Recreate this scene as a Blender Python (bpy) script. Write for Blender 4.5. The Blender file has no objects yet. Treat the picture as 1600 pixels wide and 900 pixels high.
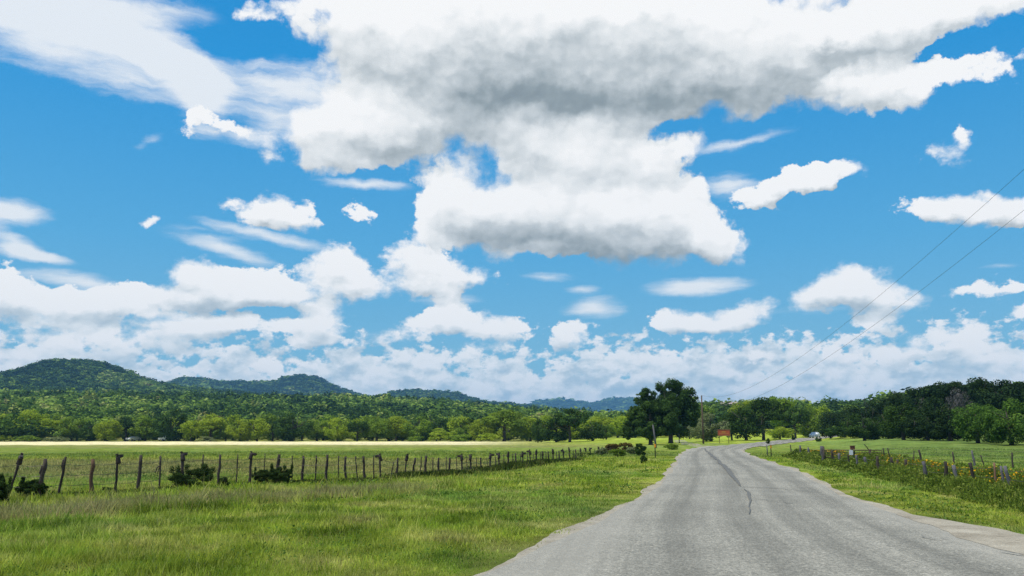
import bpy, bmesh, math, random
import numpy as np
from mathutils import Vector, Matrix

# ------------------------------------------------------------------ camera
S = bpy.context.scene
COL = S.collection
F = 1300.0                       # focal length in photo pixels (1600 wide)
PITCH = math.atan(230 / F)
CAM_H = 1.8
cam_d = bpy.data.cameras.new("camera")
cam_d.sensor_width = 36.0
cam_d.lens = 36.0 * F / 1600.0
cam_d.clip_start = 0.1
cam_d.clip_end = 30000.0
cam = bpy.data.objects.new("camera", cam_d)
cam.location = (0, 0, CAM_H)
cam.rotation_euler = (math.pi / 2 + PITCH, 0, 0)
COL.objects.link(cam)
S.camera = cam

SUN_EL, SUN_AZ = math.radians(66), math.radians(-112)   # azimuth measured from +Y towards +X
EXPOSURE = 0.0


def ray(px, py):
    """unit direction seen at a photo pixel"""
    x, y, z = (px - 800) / F, 1.0, -(py - 450) / F
    c, s = math.cos(PITCH), math.sin(PITCH)
    v = Vector((x, y * c - z * s, y * s + z * c))
    return v.normalized()


def azel(px, py):
    d = ray(px, py)
    return math.degrees(math.atan2(d.x, d.y)), math.degrees(math.asin(d.z))


# ------------------------------------------------------------------ node helper
class NT:
    def __init__(self, tree):
        self.t = tree

    def n(self, kind, **kw):
        nd = self.t.nodes.new(kind)
        ins = kw.pop('ins', {})
        for k, v in kw.items():
            setattr(nd, k, v)
        for k, v in ins.items():
            sock = nd.inputs[k]
            if isinstance(v, bpy.types.NodeSocket):
                self.t.links.new(v, sock)
            else:
                sock.default_value = v
        return nd

    def m(self, op, a, b=None, c=None, clamp=False):
        nd = self.t.nodes.new('ShaderNodeMath')
        nd.operation = op
        nd.use_clamp = clamp
        for i, v in enumerate((a, b, c)):
            if v is None:
                continue
            if isinstance(v, bpy.types.NodeSocket):
                self.t.links.new(v, nd.inputs[i])
            else:
                nd.inputs[i].default_value = v
        return nd.outputs[0]

    def vm(self, op, a, b=None, out=0):
        nd = self.t.nodes.new('ShaderNodeVectorMath')
        nd.operation = op
        for i, v in enumerate((a, b)):
            if v is None:
                continue
            if isinstance(v, bpy.types.NodeSocket):
                self.t.links.new(v, nd.inputs[i])
            else:
                nd.inputs[i].default_value = v
        return nd.outputs[out]

    def noise(self, vec, scale, detail=3, rough=.55, lac=2.0, dim='3D', out=0, kind='FBM', dist=0.0):
        nd = self.t.nodes.new('ShaderNodeTexNoise')
        nd.noise_dimensions = dim
        nd.noise_type = kind
        nd.normalize = True
        self.t.links.new(vec, nd.inputs['Vector'])
        nd.inputs['Scale'].default_value = scale
        nd.inputs['Detail'].default_value = detail
        nd.inputs['Roughness'].default_value = rough
        nd.inputs['Lacunarity'].default_value = lac
        nd.inputs['Distortion'].default_value = dist
        return nd.outputs[out]

    def mix(self, f, a, b, mode='MIX'):
        nd = self.t.nodes.new('ShaderNodeMix')
        nd.data_type = 'RGBA'
        nd.blend_type = mode
        for k, v in ((0, f), (6, a), (7, b)):
            if isinstance(v, bpy.types.NodeSocket):
                self.t.links.new(v, nd.inputs[k])
            else:
                if k and len(v) == 3:
                    v = (*v, 1)
                nd.inputs[k].default_value = v
        return nd.outputs[2]

    def ramp(self, f, stops, interp='LINEAR'):
        nd = self.t.nodes.new('ShaderNodeValToRGB')
        nd.color_ramp.interpolation = interp
        el = nd.color_ramp.elements
        while len(el) < len(stops):
            el.new(0.5)
        for e, (p, c) in zip(el, stops):
            e.position = p
            e.color = (*c, 1) if not isinstance(c, (int, float)) else (c, c, c, 1)
        self.t.links.new(f, nd.inputs[0])
        return nd.outputs[0]

    def smooth(self, v, lo, hi, a=0.0, b=1.0):
        nd = self.t.nodes.new('ShaderNodeMapRange')
        nd.interpolation_type = 'SMOOTHSTEP'
        self.t.links.new(v, nd.inputs[0])
        for i, x in enumerate((lo, hi, a, b)):
            nd.inputs[i + 1].default_value = x
        return nd.outputs[0]


# ------------------------------------------------------------------ sky
# cumulus masses: photo position, radii (px), rotation (deg), weight -> fixed compass directions
BIG = [
    (1000, 10, 600, 120, 0, .95), (800, 90, 350, 150, 0, .9), (1050, 100, 290, 95, 0, .9), (650, 170, 190, 110, 0, .8), (545, 205, 110, 75, 0, .7), (490, 215, 60, 50, 0, .45),
    (560, 40, 150, 55, 0, .5), (1270, 98, 250, 75, -4, .9), (1400, 128, 135, 44, 0, .8), (1480, 110, 50, 30, 0, .4), (1500, 5, 260, 50, 0, .8), (1565, 105, 70, 28, -14, .4),
    (640, 215, 70, 50, 0, .35), (530, 255, 60, 35, 0, .4),
    (835, 215, 95, 60, 0, .6), (900, 260, 120, 75, 0, .7), (960, 220, 80, 55, 0, .4), (760, 310, 110, 65, 0, .7), (690, 330, 70, 55, 0, .6), (850, 340, 120, 60, 0, .7), (960, 340, 110, 62, 0, .8),
    (1030, 310, 85, 55, 0, .6), (1075, 350, 75, 45, 0, .6), (1130, 385, 60, 32, 15, .7), (1020, 385, 130, 36, 0, .6), (820, 385, 130, 30, 0, .5), (665, 378, 62, 30, 0, .5),
    (1060, 232, 70, 45, -35, .6), (1115, 285, 50, 26, 0, .35), (1000, 250, 60, 40, 0, .4),
    (1310, 86, 44, 18, 0, -.6), (1470, 84, 90, 24, -8, -.9), (1065, 196, 44, 16, 0, -.55), (1180, 235, 60, 36, 0, -.35), (590, 318, 70, 36, 0, -.4),
]
CUM = [
    (300, 190, 45, 18, -40, .45), (360, 200, 70, 18, 8, .45), (425, 240, 40, 26, 10, .45), (440, 200, 60, 30, 0, .35),
    (390, 20, 45, 20, -20, .5), (450, 15, 60, 20, -30, .5),
    (240, 340, 26, 15, -10, .55), (425, 330, 66, 32, -10, .75), (470, 348, 40, 26, 0, .6), (555, 335, 28, 16, 20, .6), (365, 320, 26, 16, -20, .45),
    (300, 428, 62, 34, 0, .75), (350, 450, 80, 34, 0, .6), (430, 440, 75, 36, 0, .7), (380, 470, 150, 22, 0, .6), (525, 415, 58, 42, 0, .85), (560, 440, 60, 34, 0, .6), (490, 460, 110, 24, 0, .5), (640, 402, 50, 44, 0, .8),
    (700, 425, 60, 34, 0, .7), (750, 430, 45, 24, 0, .5), (660, 448, 95, 24, 0, .5), (0, 440, 50, 46, 0, .8), (40, 470, 70, 40, 0, .6), (110, 480, 110, 34, 0, .5), (190, 465, 120, 26, 0, .6), (230, 490, 120, 20, 0, .4),
    (360, 505, 150, 16, 0, .7), (290, 518, 110, 15, 0, .5), (505, 508, 46, 36, 0, .85), (480, 535, 60, 18, 0, .5), (700, 484, 34, 34, -30, .85), (675, 505, 45, 22, 0, .6), (740, 505, 55, 24, 0, .6), (800, 512, 45, 22, 0, .55), (885, 525, 46, 34, 0, .75),
    (1180, 308, 45, 24, 0, .7), (1235, 292, 70, 26, -10, .75), (1295, 275, 60, 22, -14, .75), (1340, 272, 30, 14, 0, .4), (1470, 240, 50, 26, 10, .5), (1500, 215, 18, 20, 0, .5), (1440, 325, 60, 24, 0, .6), (1500, 318, 70, 30, 0, .7), (1560, 325, 70, 32, 10, .75), (1620, 330, 50, 30, 0, .7),
    (1285, 460, 75, 32, 0, .7), (1340, 440, 75, 36, 0, .8), (1395, 465, 75, 32, 12, .75), (1352, 425, 30, 18, 0, .4), (1365, 502, 50, 28, 0, .65), (1175, 490, 50, 30, 0, .8), (1130, 505, 55, 24, 0, .6), (1060, 500, 55, 26, 0, .75),
    (1100, 515, 110, 14, 0, .4), (1555, 455, 85, 20, 0, .6), (1600, 488, 36, 20, 0, .6), (1480, 530, 90, 36, 0, .55), (1560, 560, 90, 30, 0, .5), (1400, 555, 80, 26, 0, .4), (1290, 550, 60, 24, 0, .45),
    (90, 530, 180, 36, 0, .55), (280, 540, 120, 30, 0, .45), (20, 575, 140, 34, 0, .5), (600, 530, 80, 26, 0, .45), (750, 545, 110, 34, 0, .45), (1020, 560, 100, 30, 0, .4), (1180, 560, 70, 26, 0, .35), (430, 570, 120, 26, 0, .4),
]
# smooth thin sheets (lenticular and cirrus streaks)
CIR = [
    (70, 30, 300, 85, 12, 1.0), (230, 78, 150, 26, 14, .8), (200, 20, 160, 60, 0, .5), (15, 332, 75, 26, 0, .9), (25, 378, 60, 16, 20, .6), (40, 396, 70, 12, 8, .6),
    (430, 372, 150, 12, 10, .6), (340, 385, 90, 26, 10, .5), (380, 400, 90, 14, 15, .4), (130, 442, 110, 18, 5, .7), (1085, 447, 95, 18, 0, .75), (925, 480, 60, 26, 0, .65),
    (905, 451, 45, 9, 0, .6), (1160, 222, 90, 12, -8, .4), (850, 432, 50, 10, 0, .4), (430, 130, 150, 30, 8, .4), (560, 290, 90, 12, 0, .5), (1140, 290, 60, 26, 0, .5), (230, 222, 30, 10, -40, .3),
    (300, 120, 90, 45, 35, .5), (390, 150, 140, 40, 10, .45), (320, 170, 36, 50, 20, .4), (480, 125, 100, 36, 5, .45), (430, 200, 80, 45, 0, .4), (330, 205, 100, 20, 5, .35), (1560, 418, 40, 8, 0, .3), (700, 470, 60, 14, 0, .5), (1280, 480, 120, 16, 0, .4),
]
# parts of the clouds too thick for the sun to get through
DRK = [
    (890, 135, 440, 105, 2, .8), (830, 80, 330, 80, 0, .2), (740, 150, 190, 70, 0, .4), (1180, 115, 220, 80, 0, .35), (640, 232, 220, 32, -3, .55), (960, 392, 210, 38, 3, 1.0), (790, 372, 140, 30, 3, .7),
    (860, 340, 180, 40, 0, .35), (1010, 260, 90, 60, 0, .3), (300, 478, 170, 18, 0, .5), (330, 525, 120, 14, 0, .55), (880, 548, 50, 26, 0, .7), (660, 575, 110, 22, 0, .5),
    (240, 550, 160, 30, 0, .35), (500, 538, 60, 16, 0, .5), (1350, 490, 90, 14, 0, .3), (1440, 556, 90, 14, 0, .5), (1080, 518, 110, 10, 0, .3),
]


def build_world():
    w = bpy.data.worlds.new("World")
    S.world = w
    w.use_nodes = True
    w.cycles.sampling_method = 'MANUAL'
    w.cycles.sample_map_resolution = 256
    t = w.node_tree
    t.nodes.clear()
    g = NT(t)
    d = g.n('ShaderNodeTexCoord').outputs['Generated']
    xyz = g.n('ShaderNodeSeparateXYZ', ins={0: d}).outputs
    az = g.m('MULTIPLY', g.m('ARCTAN2', xyz[0], xyz[1]), 57.2958)
    el = g.m('MULTIPLY', g.m('ARCSINE', xyz[2]), 57.2958)
    # blue of the air
    sky = g.n('ShaderNodeTexSky', sky_type='NISHITA', sun_disc=False, sun_elevation=SUN_EL, sun_rotation=SUN_AZ,
              air_density=1.0, dust_density=0.3, ozone_density=2.5)
    skc = g.n('ShaderNodeHueSaturation', ins={'Hue': .487, 'Saturation': 1.34, 'Value': 1.0, 'Color': sky.outputs[0]}).outputs[0]
    deep = g.ramp(g.m('DIVIDE', el, 90.0), [(0.0, (.26, .56, .77)), (.06, (.20, .51, .75)), (.14, (.105, .45, .80)), (.27, (.018, .34, .80)), (.6, (.012, .17, .50)), (1, (.01, .12, .4))])
    air = g.mix(.72, g.mix(1.0, skc, SKY_TINT, 'MULTIPLY'), g.vm('MULTIPLY', deep, (CK, CK, CK)))
    P = g.n('ShaderNodeCombineXYZ', ins={0: az, 1: el}).outputs[0]
    # noise coordinates: finer towards the horizon, as cloud decks are farther away
    e2 = g.m('ADD', g.m('MAXIMUM', el, 0.0), 6.0)
    ea = g.m('MULTIPLY', g.m('MAXIMUM', el, -1.0), 1.15)
    near_h = g.smooth(el, 3.0, 13.0, 1.0, 0.0)

    def blobs(Pin, lst):
        tot = None
        for (px, py, rx, ry, rot, wt) in lst:
            a, e = azel(px, py)
            s = 57.3 / F * (1.0 / (1 + ((py - 450) ** 2 + (px - 800) ** 2) / F ** 2)) ** .5
            mp = g.n('ShaderNodeMapping', vector_type='TEXTURE', ins={'Vector': Pin})
            mp.inputs['Location'].default_value = (a, e, 0)
            mp.inputs['Rotation'].default_value = (0, 0, math.radians(-rot))
            mp.inputs['Scale'].default_value = (rx * s * 1.15, ry * s * 1.15, 100)
            gr = g.n('ShaderNodeTexGradient', gradient_type='SPHERICAL', ins={0: mp.outputs[0]}).outputs['Fac']
            if tot is None:
                tot = g.m('MULTIPLY', gr, wt)
            else:
                tot = g.m('MULTIPLY_ADD', gr, wt, tot)
        return tot

    # warp
    Pn = g.n('ShaderNodeCombineXYZ', ins={0: az, 1: ea}).outputs[0]
    w1 = g.vm('SUBTRACT', g.noise(Pn, .16, 3, .6, dim='2D', out=1), (.5, .5, .5))
    w2 = g.vm('SUBTRACT', g.noise(Pn, .75, 4, .60, dim='2D', out=1), (.5, .5, .5))
    amp = g.m('MULTIPLY', e2, .13)
    w1s = g.vm('MULTIPLY', w1, g.n('ShaderNodeCombineXYZ', ins={0: amp, 1: g.m('MULTIPLY', amp, .7)}).outputs[0])
    w2s = g.vm('MULTIPLY', w2, g.n('ShaderNodeCombineXYZ', ins={0: g.m('MULTIPLY', amp, .38), 1: g.m('MULTIPLY', amp, .30)}).outputs[0])
    Pw = g.vm('ADD', g.vm('ADD', P, w1s), w2s)
    q2 = g.vm('MULTIPLY', Pn, (1.0, 1.35, 1))
    q0 = g.vm('ADD', Pn, g.vm('MULTIPLY', w2, (.7, .7, 0)))

    def puffs(q, sc, det=2.0, sm=.45):
        v = g.n('ShaderNodeTexVoronoi', voronoi_dimensions='2D', feature='SMOOTH_F1', normalize=True, ins={'Vector': q, 'Scale': sc})
        v.inputs['Detail'].default_value = det
        v.inputs['Roughness'].default_value = .5
        v.inputs['Smoothness'].default_value = sm
        v.inputs['Lacunarity'].default_value = 2.4
        return g.m('SUBTRACT', .42, v.outputs['Distance'])
    edge = g.m('SUBTRACT', g.noise(q0, .34, 7, .60, dim='2D'), .5)
    soft = g.smooth(g.noise(P, .16, 3, .5, dim='2D'), .38, .62, -.03, .30)
    b0 = puffs(q0, .30)
    b1 = puffs(g.vm('ADD', q0, (-.30, .80, 0)), .30)
    rel = g.m('SUBTRACT', b0, b1)
    big_n = g.m('ADD', g.m('MULTIPLY', b0, .50), g.m('MULTIPLY', edge, .95))
    psc = .44
    q3 = g.vm('ADD', q2, g.vm('MULTIPLY', w2, (.8, .7, 0)))
    p0 = puffs(q3, psc, 2.4, .3)
    p1 = puffs(g.vm('ADD', q3, (-.18, .55, 0)), psc, 2.4, .3)
    prel = g.m('SUBTRACT', p0, p1)
    fn = g.m('SUBTRACT', g.noise(q2, .9, 5, .6, dim='2D'), .5)

    def layer(lst, up, thr, nz, rl, grad, base, dks, wide):
        s0 = blobs(Pw, lst)
        su = blobs(g.vm('ADD', Pw, (-.1, up, 0)), lst)
        D = g.m('ADD', g.m('MINIMUM', s0, .9), nz)
        al = g.n('ShaderNodeMapRange', interpolation_type='SMOOTHSTEP', ins={0: D, 1: thr, 2: g.m('ADD', soft, thr + wide)}).outputs[0]
        al = g.m('MULTIPLY', al, g.smooth(s0, .0, .10))
        gr = g.m('SUBTRACT', g.m('MINIMUM', s0, 1.3), g.m('MINIMUM', su, 1.3))
        gr = g.m('MINIMUM', g.m('MAXIMUM', gr, -.5), .3)
        br = g.m('ADD', g.m('MULTIPLY_ADD', gr, grad, base), rl)
        return al, br, s0

    dk = g.m('MINIMUM', blobs(Pw, DRK), 1.0)
    a2, br2, s2 = layer(BIG, 1.5, .24, big_n, g.m('ADD', g.m('MULTIPLY', rel, .46), g.m('MULTIPLY', prel, .20)), .58, .935, 0, .17)
    br2 = g.m('SUBTRACT', br2, g.m('MULTIPLY', dk, .44))
    br2 = g.m('ADD', br2, g.m('MULTIPLY', edge, .12))
    mid_n = g.m('ADD', g.m('MULTIPLY', g.m('ADD', p0, b0), .26), g.m('MULTIPLY', g.m('ADD', edge, fn), .55))
    a1, br1, s1 = layer(CUM, .85, .26, mid_n, g.m('MULTIPLY', prel, .55), .80, .955, 0, .15)
    br1 = g.m('SUBTRACT', br1, g.m('MULTIPLY', dk, .30))
    # distant bank along the horizon
    lown = g.noise(q2, .20, 3, .6, dim='2D')
    bank = g.smooth(el, 2.0, 8.8, 1.0, 0.0)
    Db = g.m('ADD', g.m('MULTIPLY', bank, g.m('MULTIPLY_ADD', lown, 1.1, .10)), g.m('ADD', g.m('MULTIPLY', p0, .55), g.m('MULTIPLY', fn, .9)))
    a0 = g.m('MULTIPLY', g.smooth(Db, .24, .42), g.smooth(bank, .0, .12))
    br0 = g.m('ADD', .95, g.m('MULTIPLY', prel, 1.05))
    br0 = g.m('SUBTRACT', br0, g.m('MULTIPLY', g.smooth(g.noise(q2, .30, 4, .6, dim='2D'), .42, .70), .30))
    # the rest of the sky, out of the picture: broken cumulus too
    off = g.m('MAXIMUM', g.smooth(g.m('ABSOLUTE', az), 38, 46), g.smooth(el, 30, 36))
    rn = g.noise(d, 1.7, 6, .55)
    ar = g.m('MULTIPLY', off, g.smooth(rn, .47, .58, 0, 1))
    white = [(0.0, (.17, .215, .25)), (.35, (.30, .36, .39)), (.6, (.55, .605, .635)), (.8, (.80, .835, .85)), (1.0, (.975, .98, .98))]
    far_w = [(0.0, (.27, .45, .60)), (.4, (.42, .57, .69)), (.65, (.58, .69, .76)), (.85, (.80, .86, .89)), (1.0, (.96, .97, .975))]

    def cap(v):
        return g.m('MINIMUM', g.m('MAXIMUM', v, .22), 1.0)
    K = (CK, CK, CK)
    c2 = g.ramp(cap(br2), white)
    c1 = g.mix(near_h, g.ramp(cap(br1), white), g.ramp(cap(br1), far_w))
    c0 = g.ramp(cap(br0), far_w)
    # thin sheets
    Pc = g.vm('ADD', g.vm('ADD', P, g.vm('MULTIPLY', w1s, (.45, .3, 0))), g.vm('MULTIPLY', w2s, (.5, .5, 0)))
    Sc = blobs(Pc, CIR)
    Qc = g.n('ShaderNodeMapping', ins={'Vector': Pc})
    Qc.inputs['Rotation'].default_value = (0, 0, math.radians(8))
    Qc.inputs['Scale'].default_value = (.12, .75, 1)
    cn = g.noise(Qc.outputs[0], 1.0, 5, .6, dim='2D')
    ac = g.smooth(g.m('ADD', g.m('MULTIPLY', Sc, 1.25), g.m('MULTIPLY', g.m('SUBTRACT', cn, .5), 1.1)), .08, .85, 0, .90)
    ac = g.m('MULTIPLY', ac, g.smooth(Sc, 0, .2))
    out = g.mix(g.m('MULTIPLY', a0, .93), air, g.vm('MULTIPLY', c0, K))
    out = g.mix(ac, out, (.90 * CK, .93 * CK, .95 * CK))
    out = g.mix(a1, out, g.vm('MULTIPLY', c1, K))
    out = g.mix(a2, out, g.vm('MULTIPLY', c2, K))
    out = g.mix(ar, out, (.72 * CK, .75 * CK, .78 * CK))
    bg = g.n('ShaderNodeBackground', ins={'Color': out, 'Strength': SKY_K})
    g.n('ShaderNodeOutputWorld', ins={0: bg.outputs[0]})


SKY_K = 0.10
CK = 1.0 / SKY_K          # cloud white in the sky texture's own units
SKY_TINT = (.80, 1.0, 1.06)
build_world()

sun_d = bpy.data.lights.new("sun", 'SUN')
sun_d.energy = 5.0
sun_d.angle = math.radians(.55)
sun_d.color = (1.0, .955, .88)
sun = bpy.data.objects.new("sun", sun_d)
SUN_DIR = Vector((math.sin(SUN_AZ) * math.cos(SUN_EL), math.cos(SUN_AZ) * math.cos(SUN_EL), math.sin(SUN_EL)))
sun.rotation_euler = SUN_DIR.to_track_quat('Z', 'Y').to_euler()
sun.location = (0, 0, 60)
COL.objects.link(sun)

vs = S.view_settings
vs.view_transform = 'Standard'
vs.look = 'None'
vs.gamma = 1.0
vs.use_curve_mapping = False
vs.exposure = EXPOSURE
S.render.engine = 'CYCLES'
S.cycles.max_bounces = 6
S.cycles.diffuse_bounces = 3
S.cycles.transparent_max_bounces = 8
S.cycles.use_denoising = True
S.cycles.denoiser = 'OPENIMAGEDENOISE'
S.cycles.denoising_input_passes = 'RGB_ALBEDO_NORMAL'
S.cycles.denoising_prefilter = 'FAST'

# ------------------------------------------------------------------ helpers
R = random.Random(7)
NR = np.random.default_rng(11)


def tag(o, label=None, cat=None, group=None, kind=None):
    if label: o['label'] = label
    if cat: o['category'] = cat
    if group: o['group'] = group
    if kind: o['kind'] = kind
    return o


def empty(name, loc, rz=0.0):
    o = bpy.data.objects.new(name, None)
    o.location = loc
    o.rotation_euler = (0, 0, rz)
    o.empty_display_size = .3
    COL.objects.link(o)
    return o


def np_mesh(name, V, Fc, mat=None, smooth=False):
    """V (n,3), Fc (m,k) faces all with k corners"""
    me = bpy.data.meshes.new(name)
    V = np.ascontiguousarray(V, dtype=np.float32)
    Fc = np.ascontiguousarray(Fc, dtype=np.int32)
    m, k = Fc.shape
    me.vertices.add(len(V))
    me.vertices.foreach_set('co', V.ravel())
    me.loops.add(m * k)
    me.loops.foreach_set('vertex_index', Fc.ravel())
    me.polygons.add(m)
    me.polygons.foreach_set('loop_start', np.arange(0, m * k, k, dtype=np.int32))
    me.polygons.foreach_set('loop_total', np.full(m, k, dtype=np.int32))
    me.polygons.foreach_set('use_smooth', np.full(m, smooth, dtype=bool))
    me.update(calc_edges=True)
    if mat: me.materials.append(mat)
    return me


def link(name, me, parent=None):
    o = bpy.data.objects.new(name, me)
    COL.objects.link(o)
    if parent is not None: o.parent = parent
    return o


class MB:
    """collects simple shapes into one mesh"""
    def __init__(self):
        self.v = []
        self.f = []

    def add(self, vs, fs):
        n = len(self.v)
        self.v += [tuple(p) for p in vs]
        self.f += [tuple(i + n for i in f) for f in fs]

    def box(self, c, s, rz=0.0, rx=0.0):
        M = Matrix.Translation(c) @ Matrix.Rotation(rz, 4, 'Z') @ Matrix.Rotation(rx, 4, 'X')
        vs = [M @ Vector((x * s[0] / 2, y * s[1] / 2, z * s[2] / 2)) for x in (-1, 1) for y in (-1, 1) for z in (-1, 1)]
        self.add(vs, [(0, 1, 3, 2), (4, 6, 7, 5), (0, 4, 5, 1), (2, 3, 7, 6), (0, 2, 6, 4), (1, 5, 7, 3)])

    def tube(self, pts, rad, seg=8, caps=True, jit=0.0):
        pts = [Vector(p) for p in pts]
        if not isinstance(rad, (list, tuple)): rad = [rad] * len(pts)
        rings = []
        for i, p in enumerate(pts):
            a = pts[max(0, i - 1)]
            b = pts[min(len(pts) - 1, i + 1)]
            t = (b - a).normalized()
            u = t.cross(Vector((0, 1, 0)) if abs(t.y) < .9 else Vector((1, 0, 0))).normalized()
            w = t.cross(u)
            ring = []
            for k in range(seg):
                an = 2 * math.pi * k / seg
                rr = rad[i] * (1 + R.uniform(-jit, jit))
                ring.append(p + u * math.cos(an) * rr + w * math.sin(an) * rr)
            rings.append(ring)
        vs = [q for r in rings for q in r]
        fs = []
        for i in range(len(pts) - 1):
            for k in range(seg):
                a, b = i * seg + k, i * seg + (k + 1) % seg
                fs.append((a, b, b + seg, a + seg))
        if caps:
            fs.append(tuple(range(seg))[::-1])
            fs.append(tuple(range((len(pts) - 1) * seg, len(pts) * seg)))
        self.add(vs, fs)

    def mesh(self, name, mat, smooth=False):
        me = bpy.data.meshes.new(name)
        me.from_pydata(self.v, [], self.f)
        if smooth:
            me.polygons.foreach_set('use_smooth', [True] * len(me.polygons))
        me.update()
        if mat: me.materials.append(mat)
        return me

    def build(self, name, mat, parent=None, smooth=False):
        return link(name, self.mesh(name, mat, smooth), parent)


def ss(x, a, b):
    t = np.clip((x - a) / (b - a), 0, 1)
    return t * t * (3 - 2 * t)


# ------------------------------------------------------------------ the lie of the land
def pxaz(px):
    return math.atan2(px - 800, F)   # close enough near the horizon


# hills: centre px, half-width px, height m, distance m, half-depth m, shape power
HK = .90
HILLS = [
    (118, 92, 86, 1500, 260, 2.6), (60, 140, 58, 1500, 330, 2.0), (200, 90, 56, 1480, 300, 2.2), (290, 120, 36, 1400, 330, 2.0), (-130, 190, 62, 1500, 400, 2.0),
    (300, 62, 146, 2700, 420, 2.2), (385, 80, 137, 2700, 420, 2.2), (474, 58, 152, 2600, 380, 2.2), (540, 65, 106, 2700, 400, 2.0), (420, 170, 90, 2800, 500, 2.0),
    (640, 60, 104, 2500, 400, 2.0), (700, 60, 102, 2500, 400, 2.0), (560, 200, 62, 2400, 500, 2.0), (770, 120, 70, 2300, 500, 2.0),
    (870, 60, 215, 5200, 600, 2.4), (975, 62, 225, 5200, 600, 2.4), (920, 220, 170, 5600, 600, 2.2), (1120, 300, 130, 5300, 900, 2.2), (1500, 300, 150, 5000, 900, 2.2),
]


def hz(x, y):
    x = np.asarray(x, dtype=float)
    y = np.asarray(y, dtype=float)
    r = np.hypot(x, y)
    a = np.arctan2(x, y)
    xx = np.tan(np.clip(a, -1.3, 1.3)) * F + 800     # bearing in the same units as the hill list
    front = ss(y, -50, 120)
    z = np.zeros_like(r)
    # road side rises gently beyond the bend
    z += .95 * ss(y, 100, 215) * ss(x, 4, 34)
    # meadow and wooded rise on the right
    z += 1.0 * ss(r, 60, 125) * ss(xx, 1230, 1420) * front
    z += 5.5 * ss(r, 158, 240) * ss(xx, 1290, 1480) * front
    z += 5.5 * ss(r, 225, 420) * ss(xx, 1010, 1120) * front
    z += 6.0 * ss(r, 190, 330) * ss(xx, 1040, 1150) * ss(-xx, -1300, -1180) * 0.3 * front
    # wooded slope beyond the pasture
    sl = ss(-xx, -960, -500)
    z += (7 * ss(r, 300, 420) + 21 * ss(r, 380, 760) * (.55 + .45 * sl) + 16 * ss(r, 700, 1150) * sl) * front * (.62 + .38 * ss(-xx, -1050, -700))
    hl = np.zeros_like(r)
    for (c, w, h, d, dw, p) in HILLS:
        u = np.abs((xx - c) / (w * 1.45))
        v = (r - d) / dw
        t = h * HK * np.exp(-u ** p * 1.05) * np.exp(-v ** 2)
        hl = (hl ** 5 + t ** 5) ** .2
    z = np.maximum(z, 0) + np.maximum(hl - .25 * np.maximum(z, 0), 0) * front
    # gentle unevenness
    z += (.05 * np.sin(x * .31 + 1.3) * np.cos(y * .23) + .035 * np.sin(x * .83 + y * .57)) * ss(r, 14, 40) * (1 - ss(r, 300, 500))
    z += 2.6 * np.sin(x * .011 + y * .007) * np.sin(y * .013 - x * .004) * ss(r, 400, 900)
    # verge dips to a shallow ditch left of the right-hand fence
    dl = x - (15.2 + (y - 27) * .205)
    z += -.16 * np.exp(-((dl + 1.6) / 1.1) ** 2) * (1 - ss(y, 60, 85)) * ss(y, 5, 12)
    # flatten where the road runs
    return z


ROAD_C = [(1.2, -14), (2.2, 0), (3.75, 9.5), (5.2, 18), (7.6, 28), (11.6, 45), (15.6, 64), (20.0, 84), (25.0, 104), (30.8, 121), (38.5, 136), (47.0, 153), (57.0, 172), (67.0, 192), (78.0, 214), (90.0, 236), (106, 262)]
ROAD_W = [5.0, 4.9, 4.4, 3.3, 2.85, 3.0, 2.95, 2.95, 3.1, 3.2, 3.0, 2.9, 2.9, 2.9, 2.9, 2.9, 2.9]


def catmull(P, n):
    P = [np.array(p, float) for p in P]
    P = [2 * P[0] - P[1]] + P + [2 * P[-1] - P[-2]]
    out = []
    for i in range(1, len(P) - 2):
        for k in range(n):
            t = k / n
            a, b, c, d = P[i - 1], P[i], P[i + 1], P[i + 2]
            out.append(.5 * ((2 * b) + (c - a) * t + (2 * a - 5 * b + 4 * c - d) * t ** 2 + (3 * b - a - 3 * c + d) * t ** 3))
    out.append(P[-2])
    return np.array(out)


_rc = catmull([(a, b, w) for (a, b), w in zip(ROAD_C, ROAD_W)], 14)
RC, RW = _rc[:, :2], _rc[:, 2]
_tg = np.gradient(RC, axis=0)
_tg /= np.linalg.norm(_tg, axis=1)[:, None]
RN = np.stack([_tg[:, 1], -_tg[:, 0]], 1)        # to the right
RS = np.concatenate([[0], np.cumsum(np.linalg.norm(np.diff(RC, axis=0), axis=1))])


def road_off(x, y):
    """signed distance across the road in half widths, + to the right"""
    x = np.atleast_1d(np.asarray(x, float)); y = np.atleast_1d(np.asarray(y, float))
    out = np.empty(len(x)); w = np.empty(len(x))
    for s in range(0, len(x), 20000):
        d = (x[s:s + 20000, None] - RC[None, :, 0]) ** 2 + (y[s:s + 20000, None] - RC[None, :, 1]) ** 2
        i = d.argmin(1)
        out[s:s + 20000] = (x[s:s + 20000] - RC[i, 0]) * RN[i, 0] + (y[s:s + 20000] - RC[i, 1]) * RN[i, 1]
        w[s:s + 20000] = RW[i]
    return out, w


def at(px, py=None, depth=None):
    """a place on the ground: on the line of sight of a photo pixel, or at a bearing and forward distance"""
    if depth is not None:
        x = (px - 800) / F * depth * 1.0
        return Vector((x, depth, float(hz(x, depth))))
    d = ray(px, py)
    lo, hi = 4.0, 400.0
    for k in range(3000):
        t = 6 + k * .1
        p = d * t
        if CAM_H + p.z <= float(hz(p.x, p.y)):
            return Vector((p.x, p.y, float(hz(p.x, p.y))))
    return Vector((d.x * 300, d.y * 300, float(hz(d.x * 300, d.y * 300))))


def h_at(py, depth, px=800):
    """height above datum seen at photo row py at a forward distance"""
    d = ray(px, py)
    return CAM_H + d.z / d.y * depth


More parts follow.
